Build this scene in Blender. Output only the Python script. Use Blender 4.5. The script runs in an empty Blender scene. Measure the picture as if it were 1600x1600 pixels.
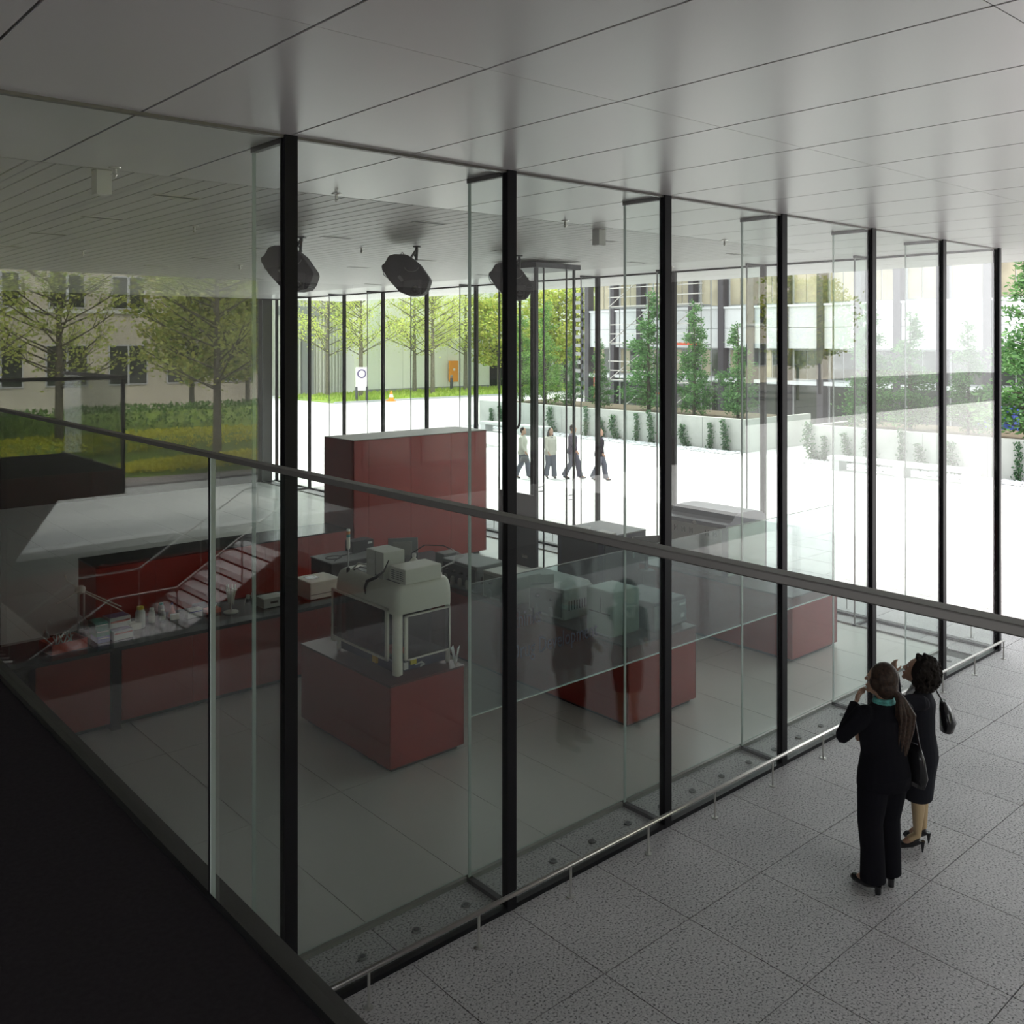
import bpy, math, random
from mathutils import Vector, Matrix
PI = math.pi
R_ = math.radians
SC = bpy.context.scene
COL = SC.collection
random.seed(7)

# ------------------------------------------------------------------ camera, world, sun, exposure
CAM_H = 4.2
VIEW = R_(48.6)                      # heading of the lens from +X towards +Y
cam_d = bpy.data.cameras.new('camera')
cam = bpy.data.objects.new('camera', cam_d)
COL.objects.link(cam)
cam.location = (0, 0, CAM_H)
cam.rotation_euler = (PI / 2, 0, VIEW - PI / 2)
cam_d.sensor_width = 36
cam_d.lens = 36 * 1473 / 1600
cam_d.shift_y = -(800 - 533) / 1600
cam_d.clip_start = 0.05
cam_d.clip_end = 400
SC.camera = cam

wd = bpy.data.worlds.new('overcast_sky')
SC.world = wd
wd.use_nodes = True
wn = wd.node_tree.nodes
bgn = wn['Background']
bgn.inputs[0].default_value = (0.99, 0.985, 1.0, 1)
bgn.inputs[1].default_value = 1.75
sun_d = bpy.data.lights.new('sun', 'SUN')
sun_d.energy = 3.6
sun_d.angle = R_(12)
sun_d.color = (1.0, 0.95, 0.86)
sun = bpy.data.objects.new('sun', sun_d)
COL.objects.link(sun)
sun.rotation_euler = Vector((-0.12, -0.55, -0.83)).to_track_quat('-Z', 'Y').to_euler()
SC.view_settings.view_transform = 'Standard'
SC.view_settings.look = 'None'
SC.view_settings.gamma = 1
SC.view_settings.use_curve_mapping = False
SC.view_settings.exposure = 0.8
cy = SC.cycles
cy.transparent_max_bounces = 48
cy.max_bounces = 10
cy.diffuse_bounces = 4
cy.glossy_bounces = 5
cy.caustics_reflective = False
cy.caustics_refractive = False
cy.sample_clamp_indirect = 6
cy.use_denoising = True

# ------------------------------------------------------------------ materials
MT = {}
def mat(name, col, rough=0.5, metal=0.0, spec=0.5, noise=None, emit=0, alpha=None, trans=0):
    m = bpy.data.materials.new(name)
    m.use_nodes = True
    nt = m.node_tree
    b = nt.nodes['Principled BSDF']
    b.inputs['Base Color'].default_value = (*col, 1)
    b.inputs['Roughness'].default_value = rough
    b.inputs['Metallic'].default_value = metal
    b.inputs['Specular IOR Level'].default_value = spec
    if noise:
        sc, amt = noise[0], noise[1]
        tc = nt.nodes.new('ShaderNodeTexCoord')
        nz = nt.nodes.new('ShaderNodeTexNoise')
        nz.inputs['Scale'].default_value = sc
        nz.inputs['Detail'].default_value = 4
        nt.links.new(tc.outputs['Object'], nz.inputs['Vector'])
        rp = nt.nodes.new('ShaderNodeValToRGB')
        rp.color_ramp.elements[0].position = 0.3
        rp.color_ramp.elements[1].position = 0.7
        rp.color_ramp.elements[0].color = (*[c * (1 - amt) for c in col], 1)
        rp.color_ramp.elements[1].color = (*[min(1, c * (1 + amt)) for c in col], 1)
        nt.links.new(nz.outputs['Fac'], rp.inputs['Fac'])
        nt.links.new(rp.outputs['Color'], b.inputs['Base Color'])
    if emit:
        b.inputs['Emission Color'].default_value = (*col, 1)
        b.inputs['Emission Strength'].default_value = emit
    MT[name] = m
    return m

def granite(name, base, dark, light, rough=0.55):
    m = bpy.data.materials.new(name)
    m.use_nodes = True
    nt = m.node_tree
    b = nt.nodes['Principled BSDF']
    g = nt.nodes.new('ShaderNodeNewGeometry')
    n1 = nt.nodes.new('ShaderNodeTexNoise'); n1.inputs['Scale'].default_value = 62; n1.inputs['Detail'].default_value = 3
    n2 = nt.nodes.new('ShaderNodeTexNoise'); n2.inputs['Scale'].default_value = 1.1; n2.inputs['Detail'].default_value = 3
    nt.links.new(g.outputs['Position'], n1.inputs['Vector'])
    nt.links.new(g.outputs['Position'], n2.inputs['Vector'])
    r = nt.nodes.new('ShaderNodeValToRGB')
    e = r.color_ramp.elements
    e[0].position = 0.36; e[0].color = (*dark, 1)
    e[1].position = 0.47; e[1].color = (*base, 1)
    x = r.color_ramp.elements.new(0.60); x.color = (*base, 1)
    x = r.color_ramp.elements.new(0.68); x.color = (*light, 1)
    nt.links.new(n1.outputs['Fac'], r.inputs['Fac'])
    r2 = nt.nodes.new('ShaderNodeValToRGB')
    r2.color_ramp.elements[0].color = (0.84, 0.84, 0.84, 1); r2.color_ramp.elements[0].position = 0.3
    r2.color_ramp.elements[1].color = (1, 1, 1, 1); r2.color_ramp.elements[1].position = 0.7
    nt.links.new(n2.outputs['Fac'], r2.inputs['Fac'])
    mx = nt.nodes.new('ShaderNodeMix'); mx.data_type = 'RGBA'; mx.blend_type = 'MULTIPLY'
    mx.inputs[0].default_value = 1
    nt.links.new(r.outputs['Color'], mx.inputs[6]); nt.links.new(r2.outputs['Color'], mx.inputs[7])
    nt.links.new(mx.outputs[2], b.inputs['Base Color'])
    b.inputs['Roughness'].default_value = rough
    MT[name] = m

def glass(name, tint, f0=0.055, haze=None):
    m = bpy.data.materials.new(name)
    m.use_nodes = True
    nt = m.node_tree
    for n in list(nt.nodes):
        nt.nodes.remove(n)
    out = nt.nodes.new('ShaderNodeOutputMaterial')
    tr = nt.nodes.new('ShaderNodeBsdfTransparent'); tr.inputs[0].default_value = (*tint, 1)
    gl = nt.nodes.new('ShaderNodeBsdfGlossy'); gl.inputs['Roughness'].default_value = 0.0
    gl.inputs[0].default_value = (1, 1, 1, 1)
    lw = nt.nodes.new('ShaderNodeLayerWeight'); lw.inputs['Blend'].default_value = 0.5
    pw = nt.nodes.new('ShaderNodeMath'); pw.operation = 'POWER'; pw.inputs[1].default_value = 5
    ma = nt.nodes.new('ShaderNodeMath'); ma.operation = 'MULTIPLY_ADD'
    ma.inputs[1].default_value = 1 - f0; ma.inputs[2].default_value = f0
    mx = nt.nodes.new('ShaderNodeMixShader')
    nt.links.new(lw.outputs['Facing'], pw.inputs[0]); nt.links.new(pw.outputs[0], ma.inputs[0])
    nt.links.new(ma.outputs[0], mx.inputs[0])
    body = tr.outputs[0]
    if haze:
        df = nt.nodes.new('ShaderNodeBsdfDiffuse'); df.inputs[0].default_value = (*haze[0], 1)
        m2 = nt.nodes.new('ShaderNodeMixShader'); m2.inputs[0].default_value = haze[1]
        nt.links.new(tr.outputs[0], m2.inputs[1]); nt.links.new(df.outputs[0], m2.inputs[2])
        body = m2.outputs[0]
    nt.links.new(body, mx.inputs[1]); nt.links.new(gl.outputs[0], mx.inputs[2])
    nt.links.new(mx.outputs[0], out.inputs[0])
    MT[name] = m

def concrete_ground(name, col, joint, bw, bh):
    m = bpy.data.materials.new(name)
    m.use_nodes = True
    nt = m.node_tree
    b = nt.nodes['Principled BSDF']
    g = nt.nodes.new('ShaderNodeNewGeometry')
    br = nt.nodes.new('ShaderNodeTexBrick')
    br.offset = 0; br.squash = 1
    br.inputs['Color1'].default_value = (*col, 1)
    br.inputs['Color2'].default_value = (*[c * 0.95 for c in col], 1)
    br.inputs['Mortar'].default_value = (*joint, 1)
    br.inputs['Scale'].default_value = 1
    br.inputs['Mortar Size'].default_value = 0.008
    br.inputs['Brick Width'].default_value = bw
    br.inputs['Row Height'].default_value = bh
    nt.links.new(g.outputs['Position'], br.inputs['Vector'])
    nt.links.new(br.outputs['Color'], b.inputs['Base Color'])
    b.inputs['Roughness'].default_value = 0.75
    MT[name] = m

granite('granite', (0.62, 0.60, 0.61), (0.15, 0.145, 0.15), (0.82, 0.80, 0.80))
concrete_ground('plaza', (0.66, 0.66, 0.66), (0.42, 0.42, 0.42), 1.8, 0.94)
mat('ceiling_metal', (0.66, 0.645, 0.65), 0.30, 0.0, 0.6)
mat('slat_metal', (0.56, 0.55, 0.54), 0.4)
mat('dark_void', (0.03, 0.03, 0.03), 0.8)
mat('interior_floor', (0.64, 0.64, 0.60), 0.30, noise=(0.7, 0.05))
mat('joint_grey', (0.10, 0.10, 0.09), 0.8)
mat('black_metal', (0.006, 0.006, 0.008), 0.4, 0, 0.2)
mat('steel', (0.62, 0.60, 0.57), 0.28, 1.0)
mat('alu', (0.50, 0.49, 0.47), 0.4, 0.8)
mat('glass_edge', (0.62, 0.72, 0.68), 0.25)
mat('profile', (0.30, 0.30, 0.28), 0.4, 0.3)
mat('red', (0.24, 0.018, 0.011), 0.32, noise=(2.0, 0.06))
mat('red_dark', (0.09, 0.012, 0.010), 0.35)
mat('black_top', (0.018, 0.018, 0.02), 0.22)
mat('black', (0.02, 0.02, 0.022), 0.5)
mat('veil_cut_grey', (0.16, 0.16, 0.16), 0.9)  # dark tone for unseen ground, keeps bright reflections out of the near glass
mat('stair_white', (0.85, 0.82, 0.82), 0.5)
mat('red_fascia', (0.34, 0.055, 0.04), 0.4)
mat('wing_wall', (0.055, 0.05, 0.05), 0.7)
mat('carpet', (0.04, 0.036, 0.04), 0.95, 0, 0.1, noise=(60, 0.12))
mat('ledge', (0.10, 0.09, 0.08), 0.5)
mat('rail_cap', (0.17, 0.165, 0.155), 0.38, 0.6)
mat('back_wall', (0.05, 0.045, 0.042), 0.6)
mat('offwhite', (0.84, 0.82, 0.72), 0.4)
mat('offwhite_dim', (0.62, 0.62, 0.55), 0.45)
mat('warm_grey', (0.33, 0.33, 0.30), 0.45)
mat('mid_grey', (0.24, 0.25, 0.25), 0.45)
mat('dark_grey', (0.07, 0.072, 0.08), 0.45)
mat('navy', (0.045, 0.055, 0.11), 0.4)
mat('slate_blue', (0.075, 0.08, 0.115), 0.35)
mat('pale_green', (0.56, 0.66, 0.54), 0.45)
mat('orange', (0.80, 0.30, 0.02), 0.4)
mat('teal', (0.02, 0.32, 0.28), 0.4)
mat('green_box', (0.02, 0.25, 0.20), 0.5)
mat('blue_box', (0.06, 0.10, 0.40), 0.5)
mat('purple', (0.09, 0.06, 0.17), 0.5)
mat('yellow', (0.75, 0.62, 0.04), 0.4)
mat('red_plastic', (0.55, 0.07, 0.03), 0.4)
mat('paper', (0.75, 0.75, 0.73), 0.7)
mat('clear_plastic', (0.62, 0.64, 0.60), 0.3)
mat('screen_blue', (0.03, 0.09, 0.16), 0.2)
mat('amber_block', (0.65, 0.40, 0.04), 0.4)
mat('cable_white', (0.7, 0.68, 0.68), 0.4)
mat('projector_black', (0.008, 0.007, 0.009), 0.6, 0, 0.2)
mat('label_grey', (0.18, 0.18, 0.18), 0.5)
mat('lens', (0.01, 0.012, 0.015), 0.05)
mat('concrete_wall', (0.38, 0.40, 0.375), 0.8, noise=(1.2, 0.10))
mat('stone', (0.42, 0.44, 0.44), 0.8)
mat('pebble', (0.48, 0.50, 0.52), 0.6, noise=(6, 0.5))
mat('white_facade', (0.66, 0.68, 0.70), 0.5)
mat('cream_wall', (0.74, 0.77, 0.70), 0.7)
mat('corrugated', (0.55, 0.56, 0.50), 0.4, 0.3)
mat('stone_facade', (0.62, 0.58, 0.47), 0.8, noise=(0.5, 0.12))
mat('facade_column', (0.055, 0.05, 0.06), 0.5)
mat('window_dark', (0.05, 0.06, 0.05), 0.08, 0.0, 0.8)
mat('window_beige', (0.42, 0.38, 0.27), 0.25, noise=(0.6, 0.35))
mat('window_frame', (0.60, 0.62, 0.64), 0.5)
mat('blind', (0.62, 0.64, 0.70), 0.6)
mat('bark', (0.16, 0.15, 0.11), 0.9, noise=(8, 0.3))
mat('bark_dark', (0.07, 0.06, 0.045), 0.9, noise=(8, 0.3))
def leafmat(name, c1, c2):
    m = bpy.data.materials.new(name)
    m.use_nodes = True
    nt = m.node_tree
    b = nt.nodes['Principled BSDF']
    g = nt.nodes.new('ShaderNodeNewGeometry')
    r = nt.nodes.new('ShaderNodeValToRGB')
    r.color_ramp.elements[0].color = (*c1, 1); r.color_ramp.elements[1].color = (*c2, 1)
    nt.links.new(g.outputs['Random Per Island'], r.inputs['Fac'])
    nt.links.new(r.outputs['Color'], b.inputs['Base Color'])
    b.inputs['Roughness'].default_value = 0.6
    out = nt.nodes['Material Output']
    tl = nt.nodes.new('ShaderNodeBsdfTranslucent')
    nt.links.new(r.outputs['Color'], tl.inputs[0])
    mx = nt.nodes.new('ShaderNodeMixShader'); mx.inputs[0].default_value = 0.35
    nt.links.new(b.outputs[0], mx.inputs[1]); nt.links.new(tl.outputs[0], mx.inputs[2])
    nt.links.new(mx.outputs[0], out.inputs[0])
    MT[name] = m
leafmat('leaf_spring', (0.42, 0.55, 0.14), (0.66, 0.70, 0.20))
leafmat('leaf_bushy', (0.28, 0.42, 0.07), (0.60, 0.58, 0.13))
leafmat('leaf_conifer', (0.05, 0.14, 0.045), (0.14, 0.29, 0.09))
leafmat('leaf_conifer_bright', (0.10, 0.24, 0.05), (0.26, 0.42, 0.11))
leafmat('leaf_vine', (0.035, 0.10, 0.05), (0.10, 0.20, 0.09))
leafmat('leaf_hedge', (0.62, 0.62, 0.04), (0.95, 0.90, 0.10))
leafmat('leaf_grass', (0.30, 0.45, 0.08), (0.50, 0.60, 0.14))
mat('soil', (0.10, 0.08, 0.05), 0.95)
mat('grass_base', (0.26, 0.38, 0.08), 0.9, noise=(1.5, 0.2))
mat('road', (0.60, 0.60, 0.60), 0.8)
mat('kerb', (0.36, 0.33, 0.33), 0.8)
mat('paving_pink', (0.42, 0.36, 0.36), 0.8, noise=(5, 0.15))
mat('skin', (0.42, 0.25, 0.17), 0.55)
mat('skin_stocking', (0.52, 0.38, 0.22), 0.5)
mat('hair_dark', (0.012, 0.008, 0.006), 0.7, 0, 0.15)
mat('hair_brown', (0.035, 0.018, 0.011), 0.55, 0, 0.3, noise=(55, 0.75))
mat('suit_black', (0.005, 0.005, 0.008), 0.9, 0, 0.1)
mat('suit_charcoal', (0.013, 0.0135, 0.019), 0.9, 0, 0.15)
mat('shoe_black', (0.012, 0.012, 0.014), 0.25)
mat('bag_black', (0.012, 0.012, 0.014), 0.2)
mat('shirt_white', (0.70, 0.70, 0.72), 0.7)
mat('scarf', (0.08, 0.30, 0.28), 0.7, noise=(14, 0.8))
mat('trousers_grey', (0.08, 0.09, 0.12), 0.8)
mat('jacket_beige', (0.42, 0.42, 0.36), 0.8)
mat('shirt_purple', (0.16, 0.07, 0.22), 0.8)
mat('shirt_dark', (0.05, 0.045, 0.07), 0.8)
mat('lamp_white', (0.62, 0.62, 0.58), 0.4)
mat('eye_white', (0.7, 0.7, 0.68), 0.3)
mat('lip', (0.35, 0.12, 0.10), 0.5)
glass('facade_glass', (0.95, 0.97, 0.958), 0.058)
glass('far_glass', (0.96, 0.975, 0.965), 0.03)
glass('fin_glass', (0.955, 0.975, 0.968), 0.008)
glass('rail_glass', (0.95, 0.97, 0.965), 0.045)
glass('smoked', (0.42, 0.43, 0.43), 0.05)
glass('sign_glass', (0.80, 0.87, 0.87), 0.05, ((0.36, 0.40, 0.44), 0.16))
glass('thin_plastic', (0.85, 0.87, 0.86), 0.05)

# ------------------------------------------------------------------ mesh building
class MB:
    def __init__(s):
        s.v = []; s.f = []
    def add(s, vs, fs):
        o = len(s.v)
        s.v += [tuple(p) for p in vs]
        s.f += [tuple(i + o for i in q) for q in fs]
        return s
    def box(s, x0, y0, z0, x1, y1, z1):
        if x0 > x1: x0, x1 = x1, x0
        if y0 > y1: y0, y1 = y1, y0
        if z0 > z1: z0, z1 = z1, z0
        return s.add([(x0, y0, z0), (x1, y0, z0), (x1, y1, z0), (x0, y1, z0), (x0, y0, z1), (x1, y0, z1), (x1, y1, z1), (x0, y1, z1)],
                     [(3, 2, 1, 0), (4, 5, 6, 7), (0, 1, 5, 4), (1, 2, 6, 5), (2, 3, 7, 6), (3, 0, 4, 7)])
    def obox(s, c, d, rx=0, ry=0, rz=0):
        M = Matrix.Translation(c) @ Matrix.Rotation(rz, 4, 'Z') @ Matrix.Rotation(ry, 4, 'Y') @ Matrix.Rotation(rx, 4, 'X')
        t = MB().box(-d[0] / 2, -d[1] / 2, -d[2] / 2, d[0] / 2, d[1] / 2, d[2] / 2)
        return s.add([M @ Vector(p) for p in t.v], t.f)
    def tube(s, pts, r, n=8, cap=True):
        P = [Vector(p) for p in pts]
        if not isinstance(r, (list, tuple)): r = [r] * len(P)
        vs = []; fs = []
        up = None
        for i, p in enumerate(P):
            if i == 0: d = P[1] - P[0]
            elif i == len(P) - 1: d = P[-1] - P[-2]
            else: d = (P[i + 1] - P[i]).normalized() + (P[i] - P[i - 1]).normalized()
            if d.length < 1e-9: d = Vector((0, 0, 1))
            d.normalize()
            if up is None:
                up = Vector((0, 0, 1)) if abs(d.z) < 0.9 else Vector((1, 0, 0))
            a = d.cross(up)
            if a.length < 1e-6: a = d.orthogonal()
            a.normalize(); b = d.cross(a); up = a.cross(d)
            for k in range(n):
                t = 2 * PI * k / n
                vs.append(p + (a * math.cos(t) + b * math.sin(t)) * r[i])
        m = len(P)
        for i in range(m - 1):
            for k in range(n):
                fs.append((i * n + k, i * n + (k + 1) % n, (i + 1) * n + (k + 1) % n, (i + 1) * n + k))
        if cap:
            fs.append(tuple(range(n - 1, -1, -1)))
            fs.append(tuple((m - 1) * n + k for k in range(n)))
        return s.add(vs, fs)
    def loft(s, rings, n=16):
        # rings: (cx, cy, cz, rx, ry[, rz])
        vs = []; fs = []
        for q in rings:
            cx, cy_, cz, rx, ry = q[:5]
            a = q[5] if len(q) > 5 else 0
            for k in range(n):
                t = 2 * PI * k / n
                x, y = rx * math.cos(t), ry * math.sin(t)
                vs.append((cx + x * math.cos(a) - y * math.sin(a), cy_ + x * math.sin(a) + y * math.cos(a), cz))
        m = len(rings)
        for i in range(m - 1):
            for k in range(n):
                fs.append((i * n + k, i * n + (k + 1) % n, (i + 1) * n + (k + 1) % n, (i + 1) * n + k))
        fs.append(tuple(range(n - 1, -1, -1))); fs.append(tuple((m - 1) * n + k for k in range(n)))
        return s.add(vs, fs)
    def lathe(s, c, prof, n=16):
        return s.loft([(c[0], c[1], c[2] + z, r, r) for r, z in prof], n)
    def ell(s, c, r, n=12, m=8, rot=None):
        vs = []; fs = []
        for i in range(m + 1):
            th = PI * i / m
            for k in range(n):
                ph = 2 * PI * k / n
                p = Vector((r[0] * math.sin(th) * math.cos(ph), r[1] * math.sin(th) * math.sin(ph), r[2] * math.cos(th)))
                if rot: p = rot @ p
                vs.append(Vector(c) + p)
        for i in range(m):
            for k in range(n):
                fs.append((i * n + k, (i + 1) * n + k, (i + 1) * n + (k + 1) % n, i * n + (k + 1) % n))
        return s.add(vs, fs)
    def prism(s, poly, h0, h1, M=None):
        n = len(poly)
        vs = [(x, y, h0) for x, y in poly] + [(x, y, h1) for x, y in poly]
        if M: vs = [M @ Vector(p) for p in vs]
        fs = [tuple(range(n - 1, -1, -1)), tuple(range(n, 2 * n))]
        fs += [(i, (i + 1) % n, n + (i + 1) % n, n + i) for i in range(n)]
        return s.add(vs, fs)
    def quad(s, a, b, c, d):
        return s.add([a, b, c, d], [(0, 1, 2, 3)])
    def mesh(s, name, m, smooth=False):
        me = bpy.data.meshes.new(name)
        me.from_pydata(s.v, [], s.f)
        me.materials.append(MT[m])
        if smooth:
            me.polygons.foreach_set('use_smooth', [True] * len(me.polygons))
        me.update()
        return me
    def build(s, name, m, parent=None, smooth=False, bev=0, seg=2, loc=None):
        o = bpy.data.objects.new(name, s.mesh(name, m, smooth))
        COL.objects.link(o)
        if parent: o.parent = parent
        if loc: o.location = loc
        if bev:
            b = o.modifiers.new('bevel', 'BEVEL'); b.width = bev; b.segments = seg; b.limit_method = 'ANGLE'
            b.harden_normals = False
        return o

def B(x0, y0, z0, x1, y1, z1):
    return MB().box(x0, y0, z0, x1, y1, z1)

def tag(o, label=None, cat=None, group=None, kind=None):
    if label: o['label'] = label
    if cat: o['category'] = cat
    if group: o['group'] = group
    if kind: o['kind'] = kind
    return o

def thing(name, label, cat, loc=(0, 0, 0), rz=0, group=None):
    o = bpy.data.objects.new(name, None)
    COL.objects.link(o)
    o.location = loc; o.rotation_euler = (0, 0, rz)
    o.empty_display_size = 0.1
    return tag(o, label, cat, group)

def setting(name):
    o = bpy.data.objects.new(name, None)
    COL.objects.link(o); o['kind'] = 'structure'
    o.empty_display_size = 0.1
    return o

KIDS = {}
def dup(root, loc=None, rz=None, label=None, group=None, scale=None):
    r = root.copy(); COL.objects.link(r)
    if loc is not None: r.location = loc
    if rz is not None: r.rotation_euler = (0, 0, rz)
    if label: r['label'] = label
    if group: r['group'] = group
    if scale: r.scale = scale
    for ch in [c for c in COL.objects if c.parent == root]:
        c = ch.copy(); COL.objects.link(c); c.parent = r
        for g in [q for q in COL.objects if q.parent == ch]:
            d = g.copy(); COL.objects.link(d); d.parent = c
    return r

def inst(src, parent, loc, rz=0, scale=None):
    c = src.copy(); COL.objects.link(c); c.parent = parent
    c.location = loc; c.rotation_euler = (0, 0, rz)
    if scale: c.scale = scale
    return c

def remeshed(mb, name, m, parent, vox=0.01, smooth=2):
    me = mb.mesh(name, m)
    o = bpy.data.objects.new(name, me); COL.objects.link(o)
    r = o.modifiers.new('r', 'REMESH'); r.mode = 'VOXEL'; r.voxel_size = vox; r.use_smooth_shade = True
    if smooth:
        sm = o.modifiers.new('s', 'SMOOTH'); sm.factor = 0.5; sm.iterations = smooth
    dg = bpy.context.evaluated_depsgraph_get()
    new = bpy.data.meshes.new_from_object(o.evaluated_get(dg))
    o.modifiers.clear()
    o.data = new
    if not new.materials: new.materials.append(MT[m])
    o.parent = parent
    return o

# ------------------------------------------------------------------ key dimensions
YF = 5.25            # near glass front, runs along X
XB = 13.42           # far glass front, runs along Y
ZC = 5.46            # ceiling
YR = 26.0            # back wall of the pavilion
XM = [-0.8, 1.0, 2.80, 4.60, 6.40, 8.20, 9.99, 11.75]
YM = [7.07, 8.94, 10.81, 12.69, 14.56, 16.44, 18.31, 20.19, 22.06, 23.93]
ROOF_X, ROOF_Y0 = 15.86, -7.7

# ------------------------------------------------------------------ ground, granite floor, interior floor
GX0, GX1, GY0, GY1 = 1.0, 19.0, -1.35, 23.97
pl = MB()
pl.box(GX1, -70, -0.3, 29.2, 80, 0)
pl.box(29.2, -70, -0.3, 130, 110, -0.004)
pl.box(-1, 26.3, -0.3, GX1, 50, 0)
pl.box(13.3, GY1, -0.3, GX1, 26.3, 0)
pl.box(-60, -17.0, -0.3, GX1, -9.85, 0)
pl.box(-60, 26.3, -0.3, -1, 50, 0)
pl.box(-60, -9.85, -0.3, -10.9, 26.3, 0)
tag(pl.build('plaza_ground', 'plaza'), kind='structure')

fl = setting('floor')
hall = MB()
# covered hall floor away from the lens, darkened to dull its reflection in the glass; the stairwell opening X 3.2..9.3, Y -9.15..-3.0 is left open
HX0, HX1, HY0, HY1 = 3.2, 9.3, -9.15, -3.0
hall.box(-10.9, HY1, -0.3, GX1, GY0, 0)
hall.box(-10.9, GY0, -0.3, GX0, 5.2, 0)
hall.box(-10.9, -9.85, -0.3, HX0, HY1, 0)
hall.box(HX1, -9.85, -0.3, GX1, HY1, 0)
hall.box(HX0, -9.85, -0.3, HX1, HY0, 0)
hall.build('veil_cut_apron', 'veil_cut_grey', fl)
B(GX0, GY0, -0.3, GX1, GY1, -0.022).build('joint_bed', 'joint_grey', fl)
tile = B(0.004, 0.004, -0.022, 0.896, 0.936, 0)
t0 = tile.build('granite_tile', 'granite', fl)
first = True
for i in range(20):
    x = GX0 + 0.9 * i
    for k in range(7):
        y = 5.23 - 0.94 * (k + 1)
        if first:
            t0.location = (x, y, 0); first = False
        else:
            inst(t0, fl, (x, y, 0))
for i in range(13):
    inst(t0, fl, (GX0 + 0.9 * i, 5.23, 0), 0, (1, 0.53, 1))
for j in range(20):
    y = 5.23 + 0.94 * j
    inst(t0, fl, (12.98, y, 0), 0, (0.66, 1, 1))
    for i in range(6):
        if 13.6 + 0.9 * (i + 1) > 19.05: continue
        inst(t0, fl, (13.6 + 0.9 * i, y, 0))

fi = setting('floor')
B(-6, 5.75, -0.3, 12.95, YR, -0.01).build('joint_bed', 'joint_grey', fi)
s0 = B(0.003, 0.003, -0.01, 0.897, 1.872, 0.012).build('floor_slab', 'interior_floor', fi)
first = True
for i in range(-3, 14):
    for j in range(11):
        x = 1.0 + 0.9 * i; y = 5.75 + 1.875 * j
        w = min(0.9, 12.95 - x) / 0.9
        h = min(1.875, YR - y) / 1.875
        if w < 0.05 or h < 0.05: continue
        if first:
            s0.location = (x, y, 0); s0.scale = (w, h, 1); first = False
        else:
            inst(s0, fi, (x, y, 0), 0, (w, h, 1))
# thin metal frame round the raised interior floor
fr = setting('trim_1')
B(-2, 5.72, 0, 12.98, 5.75, 0.035).build('edge_profile', 'profile', fr)
B(12.95, 5.75, 0, 12.98, YR, 0.035).build('edge_profile', 'profile', fr)
B(-2, 5.765, 0.012, 12.93, 5.775, 0.028).build('edge_profile', 'glass_edge', fr)

# ------------------------------------------------------------------ ceiling
ce = setting('ceiling')
B(-10.9, ROOF_Y0, ZC + 0.05, ROOF_X, YR + 0.6, ZC + 0.7).build('roof_deck', 'dark_void', ce)
B(-10.9, ROOF_Y0, ZC + 0.0, ROOF_X, -0.45, ZC + 0.05).build('soffit_board', 'ceiling_metal', ce)
B(-10.9, -0.45, ZC + 0.0, -1.7, 7.15, ZC + 0.05).build('soffit_board', 'ceiling_metal', ce)
fb = MB()
fb.box(ROOF_X - 0.02, ROOF_Y0, ZC - 0.0, ROOF_X + 0.03, YR + 0.6, ZC + 0.7)
fb.box(-10.9, ROOF_Y0 - 0.03, ZC, ROOF_X, ROOF_Y0, ZC + 0.7)
fb.build('roof_fascia', 'white_facade', ce)
XJ = [1.0 + 0.9 * k for k in range(-3, 17)]
YJ = [-0.43, 1.46, 3.35, 5.24, 7.15]
c0 = B(0.008, 0.0025, 0, 0.892, 1.8875, 0.05).build('ceiling_panel', 'ceiling_metal', ce)
first = True
for i, x in enumerate(XJ):
    w = 0.9
    if x + 0.9 > ROOF_X: w = ROOF_X - x
    for j in range(4):
        if first:
            c0.location = (x, YJ[j], ZC); first = False
        else:
            inst(c0, ce, (x, YJ[j], ZC), 0, (w / 0.9, (YJ[j + 1] - YJ[j]) / 1.89, 1))
for i in range(4):
    x = 12.0 + 0.965 * i
    for j in range(10):
        inst(c0, ce, (x, 7.15 + 1.89 * j, ZC), 0, (0.965 / 0.9, 1, 1))
sl0 = B(0, 7.17, 0, 0.165, YR, 0.03).build('ceiling_slat', 'slat_metal', ce)
sl0.location = (-2.0, 0, ZC)
for k in range(1, 77):
    inst(sl0, ce, (-2.0 + 0.182 * k, 0, ZC))

# ------------------------------------------------------------------ near glass front (window_1) and far glass front (window_2)
w1 = setting('window_1')
mull = B(-0.043, -0.035, 0, 0.043, 0.03, ZC)
m0 = mull.build('mullion', 'black_metal', w1); m0.location = (XM[0], YF, 0)
f0 = B(-0.011, 0.035, 0.03, 0.011, 0.47, ZC - 0.03).build('glass_fin', 'fin_glass', w1); f0.location = (XM[0], YF, 0)
fe = B(-0.012, 0.462, 0.03, 0.012, 0.472, ZC - 0.03).build('polished_edge', 'glass_edge', f0)
cl = MB(); cl.box(-0.022, 0.03, 0, 0.022, 0.50, 0.035); cl.box(-0.018, 0.03, ZC - 0.035, 0.018, 0.48, ZC)
cl = cl.build('fin_clamp', 'black_metal', f0)
for x in XM[1:]:
    inst(m0, w1, (x, YF, 0))
    f = inst(f0, w1, (x, YF, 0))
    inst(fe, f, (0, 0, 0)); inst(cl, f, (0, 0, 0))
xs = XM + [XB]
for a, b in zip(xs[:-1], xs[1:]):
    B(a + 0.043, YF - 0.008, 0.03, b - 0.043, YF + 0.008, ZC - 0.012).build('glass_pane', 'facade_glass', w1)
B(XM[0], YF - 0.03, 0, XB, YF + 0.03, 0.035).build('sill_channel', 'black_metal', w1)
tr = MB(); tr.box(XM[0], YF - 0.02, ZC - 0.018, XB, YF + 0.02, ZC)
tr.build('head_channel', 'rail_cap', w1)

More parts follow.
